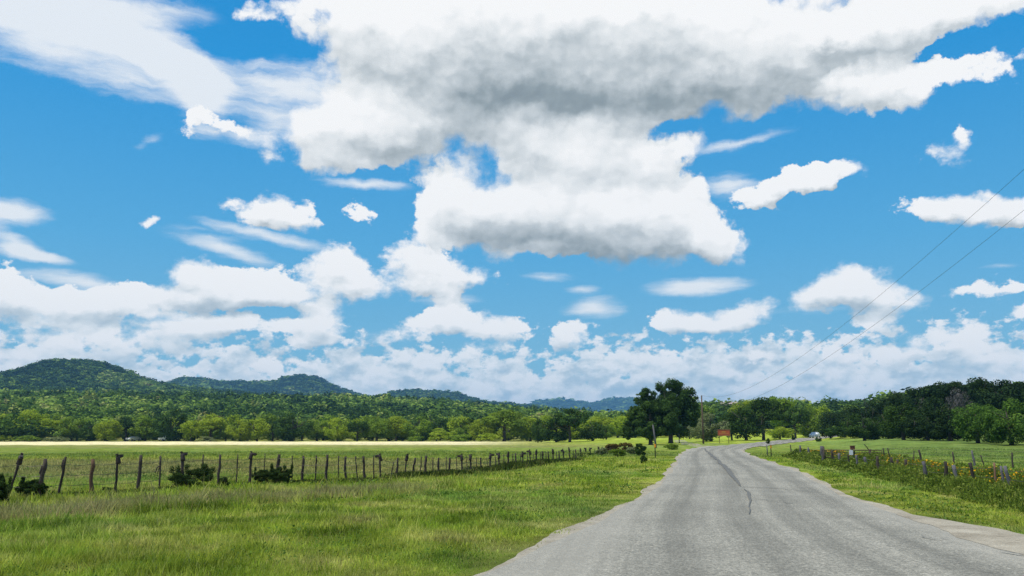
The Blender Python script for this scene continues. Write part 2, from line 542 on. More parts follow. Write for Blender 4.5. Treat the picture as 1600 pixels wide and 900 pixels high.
# ------------------------------------------------------------------ materials
def newmat(name):
    m = bpy.data.materials.new(name)
    m.use_nodes = True
    m.node_tree.nodes.clear()
    return m, NT(m.node_tree)


def finish(g, sh, disp=None):
    g.n('ShaderNodeOutputMaterial', ins={'Surface': sh})


def grass_colour(g, pos, hue=0.0):
    """one colour field shared by the ground and the blades that grow on it"""
    n1 = g.noise(pos, .07, 4, .6)
    n2 = g.noise(pos, .45, 4, .6)
    n3 = g.noise(pos, 3.0, 3, .6)
    xyz = g.n('ShaderNodeSeparateXYZ', ins={0: pos}).outputs
    col = g.ramp(n2, [(.30, (.10, .155, .012)), (.41, (.215, .30, .028)), (.52, (.33, .385, .050)), (.64, (.45, .44, .12))])
    blue = g.mix(g.smooth(n1, .46, .64, 0, .6), col, (.16, .30, .065))
    dry = g.smooth(g.m('ADD', g.m('MULTIPLY', n1, .6), g.m('MULTIPLY', n2, .4)), .50, .68, 0, .65)
    col = g.mix(dry, blue, (.38, .34, .12))
    # seed-head band that runs across the verge left of the road
    ln = g.m('SUBTRACT', xyz[1], g.m('MULTIPLY_ADD', xyz[0], 1.25, 32.5))
    ln = g.m('ADD', ln, g.m('MULTIPLY', g.m('SUBTRACT', n2, .5), 8))
    band = g.m('MULTIPLY', g.smooth(g.m('ABSOLUTE', ln), .6, 3.4, .72, 0), g.smooth(xyz[0], -1.5, -5, 0, 1))
    col = g.mix(band, col, (.30, .255, .13))
    # pasture beyond the fence: strips of ripe seed, then straw at the far side
    r2 = g.m('ADD', xyz[1], g.m('MULTIPLY', g.m('SUBTRACT', n1, .5), 16))
    fld = g.smooth(g.m('SUBTRACT', xyz[0], g.m('MULTIPLY', xyz[1], .06)), -1, -6, 0, 1)
    p1 = g.m('MULTIPLY', g.m('MULTIPLY', g.smooth(r2, 34, 42), g.smooth(r2, 58, 68, 1, 0)), fld)
    col = g.mix(g.m('MULTIPLY', p1, .55), col, (.30, .235, .125))
    p2 = g.m('MULTIPLY', g.smooth(r2, 66, 74), g.smooth(xyz[1], 142, 155, 1, 0))
    col = g.mix(g.m('MULTIPLY', p2, .5), col, (.13, .19, .05))
    p4 = g.m('MULTIPLY', g.smooth(r2, 118, 132), g.smooth(xyz[0], 22, 8))
    col = g.mix(g.m('MULTIPLY', p4, .45), col, (.25, .21, .095))
    p3 = g.m('MULTIPLY', g.smooth(xyz[1], 152, 166), g.smooth(xyz[1], 236, 244, 1, 0))
    p3 = g.m('MULTIPLY', p3, g.smooth(g.m('ADD', xyz[0], g.m('MULTIPLY', g.m('SUBTRACT', n1, .5), 30)), 6, -14))
    col = g.mix(p3, col, (.64, .57, .32))
    # lush grass round the bend and behind the oaks
    p5 = g.m('MULTIPLY', g.smooth(xyz[1], 150, 180), g.smooth(xyz[0], 4, 14))
    col = g.mix(g.m('MULTIPLY', p5, .6), col, (.26, .33, .04))
    # right-hand meadow is a colder green
    p6 = g.m('MULTIPLY', g.smooth(g.m('SUBTRACT', xyz[0], g.m('MULTIPLY', xyz[1], .235)), 13, 20), g.smooth(xyz[1], 190, 150))
    col = g.mix(g.m('MULTIPLY', p6, .7), col, (.16, .24, .06))
    n5 = g.noise(pos, .8, 5, .65)
    v = g.m('MULTIPLY', g.m('MULTIPLY_ADD', n3, .9, .70), g.smooth(n5, .33, .66, .68, 1.26))
    return g.mix(1.0, col, g.n('ShaderNodeCombineColor', ins={0: v, 1: v, 2: v}).outputs[0], 'MULTIPLY')


def mat_ground():
    m, g = newmat("pasture_ground")
    pos = g.n('ShaderNodeNewGeometry').outputs['Position']
    col = grass_colour(g, pos)
    xyz = g.n('ShaderNodeSeparateXYZ', ins={0: pos}).outputs
    # bare soil between the blades close by, forest floor far away
    fd = g.smooth(xyz[1], 60, 150, .70, .92)  # ground colour darkened in place of the self-shadowing that flat ground lacks
    col = g.mix(1.0, col, g.n('ShaderNodeCombineColor', ins={0: fd, 1: fd, 2: fd}).outputs[0], 'MULTIPLY')
    near = g.smooth(xyz[1], 45, 14, 0, .55)
    col = g.mix(near, col, (.085, .085, .035))
    rr = g.vm('LENGTH', pos, out=1)
    far = g.smooth(rr, 300, 380)
    fl = g.ramp(g.noise(pos, .035, 6, .65), [(.3, (.016, .03, .012)), (.5, (.035, .06, .02)), (.68, (.075, .11, .035)), (.8, (.2, .21, .11))])
    col = g.mix(far, col, fl)
    hgt = g.noise(pos, 1.6, 6, .7)
    b = g.n('ShaderNodeBump', ins={'Height': hgt, 'Strength': .9, 'Distance': .25})
    finish(g, g.n('ShaderNodeBsdfDiffuse', ins={'Color': col, 'Normal': b.outputs[0]}).outputs[0])
    return m


def mat_grass():
    m, g = newmat("grass_blades")
    pos = g.n('ShaderNodeNewGeometry').outputs['Position']
    col = grass_colour(g, pos)
    rnd = g.n('ShaderNodeNewGeometry').outputs['Random Per Island']
    col = g.mix(g.smooth(rnd, .78, .95, 0, .45), col, (.36, .33, .15))
    v = g.m('MULTIPLY_ADD', rnd, .7, .75)
    col = g.mix(1.0, col, g.n('ShaderNodeCombineColor', ins={0: v, 1: v, 2: v}).outputs[0], 'MULTIPLY')
    d = g.n('ShaderNodeBsdfDiffuse', ins={'Color': col})
    t = g.n('ShaderNodeBsdfTranslucent', ins={'Color': col})
    finish(g, g.n('ShaderNodeMixShader', ins={0: .42, 1: d.outputs[0], 2: t.outputs[0]}).outputs[0])
    return m


def mat_leaf(name, stops, trans=.28, scale=.35, objvar=.5, warm=(.16, .17, .03)):
    m, g = newmat(name)
    pos = g.n('ShaderNodeNewGeometry').outputs['Position']
    rnd = g.n('ShaderNodeNewGeometry').outputs['Random Per Island']
    orn = g.n('ShaderNodeObjectInfo').outputs['Random']
    n = g.noise(pos, scale, 3, .6)
    f = g.m('ADD', g.m('MULTIPLY', n, .75), g.m('MULTIPLY', rnd, .25))
    col = g.ramp(f, stops)
    col = g.mix(g.m('MULTIPLY', orn, objvar), col, warm)
    d = g.n('ShaderNodeBsdfDiffuse', ins={'Color': col})
    t = g.n('ShaderNodeBsdfTranslucent', ins={'Color': col})
    finish(g, g.n('ShaderNodeMixShader', ins={0: trans, 1: d.outputs[0], 2: t.outputs[0]}).outputs[0])
    return m


def mat_plain(name, base, var=.3, scale=8.0, rough=.9, metal=0.0, stretch=None, bump=.3):
    m, g = newmat(name)
    pos = g.n('ShaderNodeTexCoord').outputs['Object']
    if stretch:
        mp = g.n('ShaderNodeMapping', ins={'Vector': pos})
        mp.inputs['Scale'].default_value = stretch
        pos = mp.outputs[0]
    n = g.noise(pos, scale, 5, .65)
    orn = g.n('ShaderNodeObjectInfo').outputs['Random']
    v = g.m('ADD', g.m('MULTIPLY_ADD', n, 2 * var, 1 - var), g.m('MULTIPLY', g.m('SUBTRACT', orn, .5), var))
    col = g.mix(1.0, base, g.n('ShaderNodeCombineColor', ins={0: v, 1: v, 2: v}).outputs[0], 'MULTIPLY')
    b = g.n('ShaderNodeBump', ins={'Height': n, 'Strength': bump, 'Distance': .01})
    p = g.n('ShaderNodeBsdfPrincipled', ins={'Base Color': col, 'Roughness': rough, 'Metallic': metal, 'Normal': b.outputs[0]})
    finish(g, p.outputs[0])
    return m


def mat_road():
    m, g = newmat("worn_chip_seal")
    uv = g.n('ShaderNodeUVMap').outputs[0]        # u metres across from the middle, v metres along
    pos = g.n('ShaderNodeNewGeometry').outputs['Position']
    sx = g.n('ShaderNodeSeparateXYZ', ins={0: uv}).outputs
    n1 = g.noise(pos, .35, 5, .65)
    n2 = g.noise(pos, 26.0, 3, .75)
    n4 = g.noise(pos, 9.0, 4, .75)
    mp = g.n('ShaderNodeMapping', ins={'Vector': uv})
    mp.inputs['Scale'].default_value = (4.5, .10, 1)
    n3 = g.noise(mp.outputs[0], 1.0, 4, .6)
    n6 = g.noise(pos, 55.0, 2, .8)
    v = g.m('ADD', g.m('MULTIPLY', n1, .12), g.m('ADD', g.m('MULTIPLY', n3, .12), g.m('ADD', g.m('MULTIPLY', n2, .46), g.m('ADD', g.m('MULTIPLY', n6, .26), g.m('MULTIPLY', n4, .16)))))
    # wheel tracks worn darker and smoother
    trk = None
    for c in (-1.75, -.35, .85, 2.1):
        q = g.m('SUBTRACT', sx[0], c)
        e = g.m('MULTIPLY', g.smooth(g.m('ABSOLUTE', q), .05, .5, 1, 0), .04)
        trk = e if trk is None else g.m('ADD', trk, e)
    v = g.m('SUBTRACT', v, trk)
    col = g.ramp(v, [(.39, (.080, .076, .060)), (.49, (.165, .156, .122)), (.56, (.25, .237, .187)), (.66, (.50, .465, .37))])
    # dusty, gravelly edges
    ed = g.smooth(g.m('ADD', g.m('ABSOLUTE', sx[0]), g.m('MULTIPLY', g.m('SUBTRACT', n1, .5), 1.4)), 2.4, 3.2, 0, .5)
    col = g.mix(ed, col, (.36, .335, .27))
    b = g.n('ShaderNodeBump', ins={'Height': g.m('ADD', n2, g.m('MULTIPLY', n4, .6)), 'Strength': .8, 'Distance': .018})
    p = g.n('ShaderNodeBsdfPrincipled', ins={'Base Color': col, 'Roughness': .85, 'Normal': b.outputs[0]})
    finish(g, p.outputs[0])
    return m


def mat_gravel(name, c0, c1):
    m, g = newmat(name)
    pos = g.n('ShaderNodeNewGeometry').outputs['Position']
    n1 = g.noise(pos, 1.2, 4, .6)
    n2 = g.noise(pos, 22, 4, .75)
    v = g.m('ADD', g.m('MULTIPLY', n1, .5), g.m('MULTIPLY', n2, .5))
    col = g.ramp(v, [(.35, c0), (.62, c1)])
    b = g.n('ShaderNodeBump', ins={'Height': n2, 'Strength': .7, 'Distance': .02})
    finish(g, g.n('ShaderNodeBsdfDiffuse', ins={'Color': col, 'Normal': b.outputs[0]}).outputs[0])
    return m


M_GROUND = mat_ground()
M_GRASS = mat_grass()
M_ROAD = mat_road()
M_DIRT = mat_gravel("pale_dirt", (.22, .19, .14), (.46, .42, .33))
M_TAR = mat_plain("tar_seal", (.135, .13, .108), .3, 10, .7)
M_POST = mat_plain("weathered_cedar", (.05, .038, .03), .7, 5, .95, stretch=(3, 3, .35), bump=.8)
M_POSTR = mat_plain("brown_cedar", (.17, .095, .055), .6, 5, .95, stretch=(3, 3, .35), bump=.8)
M_POSTG = mat_plain("grey_cedar", (.11, .105, .115), .5, 5, .95, stretch=(3, 3, .35), bump=.8)
M_STEEL = mat_plain("rusty_steel", (.09, .055, .04), .5, 14, .7, .4)
M_WIRE = mat_plain("fence_wire", (.10, .09, .08), .3, 30, .6, .6)
M_BOOT = mat_plain("old_leather", (.035, .024, .02), .6, 9, .8)
M_BARK = mat_plain("oak_bark", (.055, .047, .038), .5, 4, .95, stretch=(4, 4, 1), bump=.8)

# ------------------------------------------------------------------ ground sheet
ang_f = np.radians(np.arange(-40, 40.01, .22))
ang_b = np.radians(np.arange(42, 318.1, 4.0))
ang = np.concatenate([ang_f, ang_b])
rad = np.concatenate([[0.0], np.geomspace(1.5, 60, 70), np.geomspace(61, 420, 130), np.geomspace(428, 6800, 120), [9000, 14000, 22000]])
A, Rr = np.meshgrid(ang, rad[1:])
X, Y = np.sin(A) * Rr, np.cos(A) * Rr
Z = hz(X, Y) - ss(Rr, 7000, 9500) * 10
na = len(ang)
V = np.concatenate([[[0, 0, float(hz(0, 0))]], np.stack([X.ravel(), Y.ravel(), Z.ravel()], 1)])
i = np.arange(len(rad) - 2)[:, None]
j = np.arange(na)[None, :]
a_ = 1 + i * na + j
b_ = 1 + i * na + (j + 1) % na
quads = np.stack([a_, b_, b_ + na, a_ + na], -1).reshape(-1, 4)[:, ::-1]
quads = np.concatenate([quads, [[0, 1 + k, 1 + (k + 1) % na, 1 + (k + 1) % na] for k in range(0)]]) if False else quads
me = np_mesh("ground", V, quads, M_GROUND, True)
bm = bmesh.new(); bm.from_mesh(me); bm.verts.ensure_lookup_table()
for k in range(na):
    bm.faces.new((bm.verts[0], bm.verts[1 + (k + 1) % na], bm.verts[1 + k]))
bmesh.ops.recalc_face_normals(bm, faces=bm.faces)
if sum(f.normal.z for f in list(bm.faces)[:200]) < 0:
    bmesh.ops.reverse_faces(bm, faces=bm.faces)
bm.to_mesh(me); bm.free()
tag(link("ground", me), kind='structure')


# ------------------------------------------------------------------ road
def fbm1(s, seed, f0=.35, n=5):
    v = 0
    for k in range(n):
        v = v + np.sin(s * f0 * 2.1 ** k + seed * (k + 1.7)) * .55 ** k
    return v


def ribbon(name, C, N, WL, WR, lift, mat, smp=8, seedl=1.0, seedr=2.0, jit=.12, uv=True):
    """a surface sheet along a line, following the ground, with ragged edges"""
    seg = np.concatenate([[0], np.cumsum(np.linalg.norm(np.diff(C, axis=0), axis=1))])
    s = [0.0]
    while s[-1] < seg[-1]:
        s.append(s[-1] + max(.12, .012 * abs(np.interp(s[-1], seg, C[:, 1]))))
    s = np.array(s[:-1])
    f = lambda q: np.interp(s, seg, q)
    cx, cy, nx, ny = f(C[:, 0]), f(C[:, 1]), f(N[:, 0]), f(N[:, 1])
    wl = f(WL) + jit * fbm1(s, seedl, .5) * .8
    wr = f(WR) + jit * fbm1(s, seedr, .5) * .8
    t = np.linspace(0, 1, smp + 1)
    off = -wl[:, None] + (wl + wr)[:, None] * t[None, :]
    X = cx[:, None] + nx[:, None] * off
    Y = cy[:, None] + ny[:, None] * off
    Z = hz(X, Y) + (lift + .0015 * np.clip(np.hypot(X, Y) - 12, 0, 60) / 2)
    V = np.stack([X.ravel(), Y.ravel(), Z.ravel()], 1)
    k = smp + 1
    i = np.arange(len(s) - 1)[:, None]; j = np.arange(smp)[None, :]
    a = i * k + j
    q = np.stack([a, a + 1, a + 1 + k, a + k], -1).reshape(-1, 4)
    me = np_mesh(name, V, q, mat, True)
    if uv:
        l = me.uv_layers.new(name="UVMap")
        U = np.stack([off.ravel(), np.repeat(s, k)], 1)
        vi = np.empty(len(me.loops), dtype=np.int32)
        me.loops.foreach_get('vertex_index', vi)
        l.data.foreach_set('uv', U[vi].astype(np.float32).ravel())
    return link(name, me)


gap = .55 + .0 * RW
tag(ribbon("gravel_shoulder", RC, RN, RW + .25, RW + .30, .008, M_DIRT, 10, 3.0, 5.0, .12), kind='structure')
tag(ribbon("road", RC, RN, RW, RW, .022, M_ROAD, 10, 1.0, 2.0, .06), kind='structure')
# pale dirt where wheels leave the tarmac on the right, near the camera
P0, P1 = at(1395, 815), at(1700, 880)
dc = catmull([(8.95, 19.5), (8.75, 16.5), (8.35, 13.6), (8.4, 11.5), (8.8, 9.0), (9.0, 5.0)], 10)
dn = np.gradient(dc, axis=0); dn /= np.linalg.norm(dn, axis=1)[:, None]; dn = np.stack([dn[:, 1], -dn[:, 0]], 1)
wv = np.interp(np.arange(len(dc)), [0, 10, 20, 30, 40, 50], [.12, .5, .75, .8, .8, .5])
tag(ribbon("dirt_patch", dc, dn, wv, wv, .027, M_DIRT, 6, 7.0, 8.0, .16), kind='structure')
# driveway that leaves the bend to the left
dv = catmull([tuple(at(1128, 699))[:2], tuple(at(1098, depth=125))[:2], tuple(at(1078, depth=140))[:2], tuple(at(1062, depth=158))[:2], tuple(at(1056, depth=185))[:2]], 10)
dn = np.gradient(dv, axis=0); dn /= np.linalg.norm(dn, axis=1)[:, None]; dn = np.stack([dn[:, 1], -dn[:, 0]], 1)
wv = np.interp(np.arange(len(dv)), [0, 12, 40], [2.6, 1.5, 1.1])
tag(ribbon("driveway", dv, dn, wv, wv, -.045, M_DIRT, 6, 2.0, 9.0, .15), kind='structure')


def seam(name, pts, w, seed, lift=.045):
    c = catmull([tuple(at(*p))[:2] for p in pts], 10)
    s_ = np.arange(len(c))
    c[:, 0] += .015 * np.sin(s_ * .6 + seed)
    n = np.gradient(c, axis=0); n /= np.linalg.norm(n, axis=1)[:, None]; n = np.stack([n[:, 1], -n[:, 0]], 1)
    ww = np.interp(np.linspace(0, 1, len(c)), np.linspace(0, 1, len(w)), w)
    return tag(ribbon(name, c, n, ww, ww, lift, M_TAR, 2, seed, seed + 2, .012), kind='structure')


seam("tar_seam", [(1101, 702), (1108, 709), (1118, 718), (1130, 728), (1140, 739), (1150, 752), (1158, 762)], [.10, .15, .11, .14, .08, .02], 1.0)
seam("tar_seam", [(1163, 766), (1170, 775), (1172, 790), (1171, 806)], [.02, .05, .02, .01], 4.0)
seam("tar_seam", [(1160, 763), (1180, 764), (1210, 765), (1245, 768), (1290, 773)], [.03, .02, .03, .015, .008], 5.0)
seam("tar_seam", [(1178, 783), (1190, 782), (1203, 785)], [.01, .03, .01], 6.0)
seam("tar_seam", [(1222, 787), (1232, 789), (1246, 790)], [.008, .03, .01], 7.0)
seam("tar_seam", [(1438, 842), (1452, 845), (1470, 847), (1484, 845)], [.006, .022, .012, .006], 8.0, .048)
seam("tar_seam", [(1484, 871), (1500, 873), (1522, 872)], [.006, .02, .006], 9.0, .052)
seam("tar_seam", [(1566, 866), (1585, 870), (1620, 874)], [.006, .022, .008], 10.0, .052)

# ------------------------------------------------------------------ foliage
def leaf_cloud(n, clumps, leaf, seed, up=.25, hollow=.72):
    """n leaf-sized faces spread over clumps [(cx,cy,cz,rx,ry,rz)]"""
    g = np.random.default_rng(seed)
    C = np.array(clumps, float)
    wt = (C[:, 3] * C[:, 4] + C[:, 3] * C[:, 5]) ; wt = wt / wt.sum()
    k = g.choice(len(C), n, p=wt)
    d = g.normal(size=(n, 3)); d /= np.linalg.norm(d, axis=1)[:, None]
    rr = hollow + (1 - hollow) * g.random(n) ** .6
    rr = rr * (1 + .10 * g.normal(size=n))
    P = C[k, :3] + d * C[k, 3:] * rr[:, None]
    nrm = d + g.normal(size=(n, 3)) * .42 + np.array([0, 0, up])
    nrm /= np.linalg.norm(nrm, axis=1)[:, None]
    t = np.cross(nrm, g.normal(size=(n, 3))); t /= np.linalg.norm(t, axis=1)[:, None] + 1e-9
    b = np.cross(nrm, t)
    s = leaf * (.6 + .8 * g.random(n))[:, None]
    V = np.stack([P - t * s, P + b * s * .55, P + t * s, P - b * s * .55], 1).reshape(-1, 3)
    F_ = np.arange(4 * n, dtype=np.int32).reshape(n, 4)
    return V, F_


def crown_clumps(rx, ry, rz, cz, m, seed, cr=.33, flat=.0, low=-.55):
    g = random.Random(seed)
    out = []
    for _ in range(m):
        while True:
            x, y, z = g.uniform(-1, 1), g.uniform(-1, 1), g.uniform(low, 1)
            q = x * x + y * y + z * z
            if .22 < q < .95: break
        r = cr * g.uniform(.6, 1.2)
        out.append((x * rx * .80, y * ry * .80, cz + z * rz * .80, rx * r, ry * r, rz * r * g.uniform(.75, 1.05)))
    return out


def trunk_mesh(name, h, r, spread, seed, mat, limbs=5, h0=None, lean=0.0):
    g = random.Random(seed)
    mb = MB()
    h0 = h0 or h * .42
    top = Vector((lean * h, g.uniform(-.05, .05) * h, h * .78))
    fork = Vector((lean * h0, 0, h0))
    mb.tube([(0, 0, -.3), (0, 0, .12 * h0), fork * .55, fork, fork.lerp(top, .5), top], [r * 1.5, r * 1.1, r * .92, r * .8, r * .45, r * .12], 8, jit=.12)
    for k in range(limbs):
        a = 2 * math.pi * (k + g.uniform(-.3, .3)) / limbs
        b = fork.lerp(top, g.uniform(0, .45))
        e = Vector((math.cos(a) * spread * g.uniform(.6, .95), math.sin(a) * spread * g.uniform(.6, .95), h * g.uniform(.5, .85)))
        mid = b.lerp(e, .5) + Vector((g.uniform(-.2, .2), g.uniform(-.2, .2), -.05 * h))
        mb.tube([b, b.lerp(mid, .5) + Vector((0, 0, .02 * h)), mid, e], [r * .5, r * .38, r * .27, r * .07], 6, jit=.1)
        e2 = mid + Vector((math.cos(a + 1) * spread * .35, math.sin(a + 1) * spread * .35, h * .2))
        mb.tube([mid, mid.lerp(e2, .5) + Vector((0, 0, .03 * h)), e2], [r * .22, r * .13, r * .04], 5)
    return mb.mesh(name, mat, True)


DARK = [(0.25, (0.0168, 0.036, 0.0108)), (0.45, (0.036, 0.0744, 0.0168)), (0.62, (0.072, 0.132, 0.0264)), (0.8, (0.132, 0.204, 0.042))]
MIDG = [(0.25, (0.036, 0.078, 0.0144)), (0.42, (0.102, 0.186, 0.024)), (0.56, (0.24, 0.36, 0.042)), (0.8, (0.336, 0.456, 0.072))]
BRIG = [(.25, (.050, .10, .012)), (.42, (.20, .30, .022)), (.56, (.36, .46, .040)), (.8, (.42, .50, .08))]
OLIV = [(.25, (.07, .09, .035)), (.42, (.15, .19, .075)), (.56, (.24, .28, .12)), (.8, (.32, .35, .17))]
GREY = [(.25, (.045, .045, .04)), (.45, (.09, .088, .082)), (.62, (.13, .125, .12)), (.8, (.17, .16, .16))]
RUST = [(.25, (.05, .035, .012)), (.45, (.10, .075, .02)), (.62, (.16, .11, .03)), (.8, (.20, .17, .04))]
M_LD = mat_leaf("dark_oak_leaves", DARK, .2, .45, .18, (.07, .10, .02))
M_LM = mat_leaf("green_leaves", MIDG, .40, .35, .45, (.13, .17, .02))
M_LB = mat_leaf("bright_leaves", BRIG, .42, .35, .35, (.24, .28, .03))
M_LO = mat_leaf("olive_leaves", OLIV, .25, .4, .3, (.15, .17, .09))
M_LG = mat_leaf("bare_twigs", GREY, .1, .5, .2, (.15, .13, .14))
M_LR = mat_leaf("rusty_leaves", RUST, .2, .8, .3, (.16, .12, .03))
M_LC = mat_leaf("cedar_leaves", [(a, (c[0] * .9, c[1] * .8, c[2])) for a, c in DARK], .12, 3.0, .3, (.04, .06, .015))
M_LU = mat_leaf('dull_green_leaves', [(a, (c[0] * 1.9, c[1] * 1.9, c[2] * 1.5)) for a, c in DARK], .3, .4, .15, (.09, .13, .02))
M_LS = mat_leaf("shaded_oak_leaves", [(a, (c[0] * .55, c[1] * .55, c[2] * .8)) for a, c in DARK], .12, .45, .12, (.05, .075, .02))  # darkened copy of the oak leaves: the wood's cloud shade put into colour
LEAF = dict(shade=M_LS, dull=M_LU, dark=M_LD, mid=M_LM, bright=M_LB, olive=M_LO, grey=M_LG, rust=M_LR, cedar=M_LC)
WORDS = dict(dull='dull green', shade='shaded green', dark='dark green', mid='mid green', bright='bright green', olive='pale olive', grey='grey leafless', rust='rusty brown', cedar='dark cedar green')

# unit-size prototypes: 1 m tall, 1 m wide crowns, scaled to each tree
PROTO = {}


def proto(kind, var, n, shape):
    key = (kind, var, n, shape)
    if key in PROTO: return PROTO[key]
    sd = hash((var, n, len(shape))) % 1000 if False else var * 37 + n % 97 + len(shape) * 13
    if shape == 'round':
        cl = crown_clumps(.5, .5, .42, .58, 30, sd, .30, low=-.75)
    elif shape == 'wide':
        cl = crown_clumps(.5, .5, .36, .62, 34, sd, .27, low=-.5)
    elif shape == 'full':       # foliage to the ground
        cl = crown_clumps(.5, .5, .52, .47, 44, sd, .25, low=-1.0)
    elif shape == 'bushy':
        cl = crown_clumps(.5, .5, .55, .38, 22, sd, .34, low=-.6)
    elif shape == 'twig':
        cl = crown_clumps(.48, .48, .48, .5, 26, sd, .30, low=-.9)
    leaf = {'twig': .016}.get(shape, .024) * (5000 / n) ** .42
    Vv, Ff = leaf_cloud(n, cl, leaf, sd)
    me = np_mesh(kind + "_crown", Vv, Ff, LEAF[kind])
    PROTO[key] = me
    return me


TRUNKS = {}


def trunk_proto(var, mat=None, key='b'):
    if (var, key) not in TRUNKS:
        TRUNKS[(var, key)] = trunk_mesh("trunk", 1.0, .034, .42, 50 + var, mat or M_BARK, 5, .26)
    return TRUNKS[(var, key)]


def tree(name, base, h, w, kind, shape, var, n, label, cat='tree', group=None, rz=None, trunk=True):
    t = empty(name, base, R.uniform(0, 6.28) if rz is None else rz)
    t.scale = (w, w, h)
    tag(t, label, cat, group)
    if trunk:
        link('trunk', trunk_proto(var % 3), t)
    link('crown', proto(kind, var, n, shape), t)
    return t


def px_tree(name, px, depth, top, wpx, kind, shape, label, n=4500, var=None, base=None, **kw):
    """a tree at a bearing and distance, sized from its outline in the photo"""
    b = at(px, depth=depth)
    h = h_at(top, depth, px) - b.z
    w = wpx / F * depth
    return tree(name, b, h * 1.04, w * 1.12, kind, shape, R.randrange(4) if var is None else var, n, label, **kw)


# ------------------------------------------------------------------ forest on the far slopes
def build_forest():
    g = np.random.default_rng(5)
    Vs, Fs, Cs = [], [], []
    nv = 0

    def proto_c(n, seed, leaf):
        cl = crown_clumps(.5, .5, .42, .5, 9, seed, .42, low=-.4)
        return leaf_cloud(n, cl, leaf, seed, .3, .7)

    def scatter(r0, r1, x0, x1, cell, n, leaf, hgt, keep=None, tm=.42):
        nonlocal nv
        protos = [proto_c(n, s_, leaf) for s_ in range(4)]
        # jittered ring grid
        pts = []
        r = r0
        a0, a1 = pxaz(x0), pxaz(x1)
        while r < r1:
            st = cell / r
            a = np.arange(a0, a1, st)
            pts.append(np.stack([a + g.uniform(-.4, .4, len(a)) * st, np.full(len(a), r) + g.uniform(-.4, .4, len(a)) * cell], 1))
            r += cell
        pts = np.concatenate(pts)
        X, Y = np.sin(pts[:, 0]) * pts[:, 1], np.cos(pts[:, 0]) * pts[:, 1]
        if keep is not None:
            k = keep(X, Y, pts[:, 1])
            X, Y = X[k], Y[k]
        Z = hz(X, Y)
        # drop what no one could see: behind the brow
        m = len(X)
        sc = hgt * np.clip(g.normal(1, .28, m), .45, 1.75)
        wd = cell * 1.5 * g.uniform(.8, 1.3, m)
        rot = g.uniform(0, 6.28, m)
        tint = np.clip(g.normal(tm, .22, m) + .25 * np.sin(X * .02) * np.sin(Y * .017), 0, 1)
        which = g.integers(0, 4, m)
        for q in range(4):
            i = np.where(which == q)[0]
            if not len(i): continue
            PV, PF = protos[q]
            c, s_ = np.cos(rot[i])[:, None], np.sin(rot[i])[:, None]
            x = (PV[None, :, 0] * c - PV[None, :, 1] * s_) * wd[i][:, None] + X[i][:, None]
            y = (PV[None, :, 0] * s_ + PV[None, :, 1] * c) * wd[i][:, None] + Y[i][:, None]
            z = PV[None, :, 2] * sc[i][:, None] + Z[i][:, None] - .1 * sc[i][:, None]
            V = np.stack([x, y, z], -1).reshape(-1, 3)
            f = (PF[None] + (np.arange(len(i)) * len(PV))[:, None, None]).reshape(-1, 4) + nv
            Vs.append(V); Fs.append(f)
            Cs.append(np.repeat(tint[i], len(PV)))
            nv += len(V)

    # near slope behind the pasture tree line
    behind_road = lambda X, Y, r: ~((np.abs(X / Y * F + 800 - 1080) < 60) & (r < 250))
    scatter(285, 460, -60, 1020, 7.5, 260, .058, 6.5)
    scatter(460, 980, -60, 1060, 9.5, 95, .095, 7.5)
    scatter(980, 1700, -90, 640, 11, 60, .13, 8, tm=.30)
    # wooded rise behind the road
    scatter(262, 430, 1035, 1330, 7.5, 330, .055, 5.2, tm=.34)
    scatter(430, 760, 960, 1700, 10, 90, .10, 7)
    scatter(185, 290, 1345, 1720, 7.0, 450, .045, 4.0)
    scatter(2150, 2950, 200, 1020, 18, 30, .18, 11, tm=.20)
    scatter(4500, 5400, 700, 1250, 45, 14, .26, 20, tm=.15)
    V = np.concatenate(Vs); Fc = np.concatenate(Fs); T = np.concatenate(Cs)
    m, gg = newmat("woodland_canopy")
    pos = gg.n('ShaderNodeNewGeometry').outputs['Position']
    rnd = gg.n('ShaderNodeNewGeometry').outputs['Random Per Island']
    at_ = gg.n('ShaderNodeAttribute', attribute_name='species').outputs['Fac']
    n = gg.noise(pos, .012, 4, .6)
    f = gg.m('ADD', gg.m('MULTIPLY', at_, .6), gg.m('ADD', gg.m('MULTIPLY', n, .30), gg.m('MULTIPLY', rnd, .14)))
    col = gg.ramp(f, [(.12, (.018, .038, .014)), (.34, (.040, .080, .020)), (.50, (.095, .17, .030)), (.64, (.21, .31, .050)), (.80, (.32, .36, .10)), (.9, (.15, .11, .07))])
    d = gg.n('ShaderNodeBsdfDiffuse', ins={'Color': col})
    t = gg.n('ShaderNodeBsdfTranslucent', ins={'Color': col})
    finish(gg, gg.n('ShaderNodeMixShader', ins={0: .2, 1: d.outputs[0], 2: t.outputs[0]}).outputs[0])
    me = np_mesh("forest", V, Fc, m)
    at2 = me.attributes.new('species', 'FLOAT', 'POINT')
    at2.data.foreach_set('value', T.astype(np.float32))
    tag(link("forest", me), kind='stuff')
    print("forest faces", len(Fc))


build_forest()

# ------------------------------------------------------------------ the tree line across the pasture
ORD = ['first', 'second', 'third', 'fourth', 'fifth', 'sixth', 'seventh', 'eighth', 'ninth', 'tenth', 'eleventh', 'twelfth', 'thirteenth', 'fourteenth', 'fifteenth',
       'sixteenth', 'seventeenth', 'eighteenth', 'nineteenth', 'twentieth']
TENS = {2: 'twenty', 3: 'thirty', 4: 'forty', 5: 'fifty', 6: 'sixty', 7: 'seventy'}


def nth(i):
    if i < 20: return ORD[i]
    n = i + 1
    if n % 10 == 0: return TENS[n // 10][:-1] + 'ieth'
    return TENS[n // 10] + '-' + ORD[n % 10 - 1]


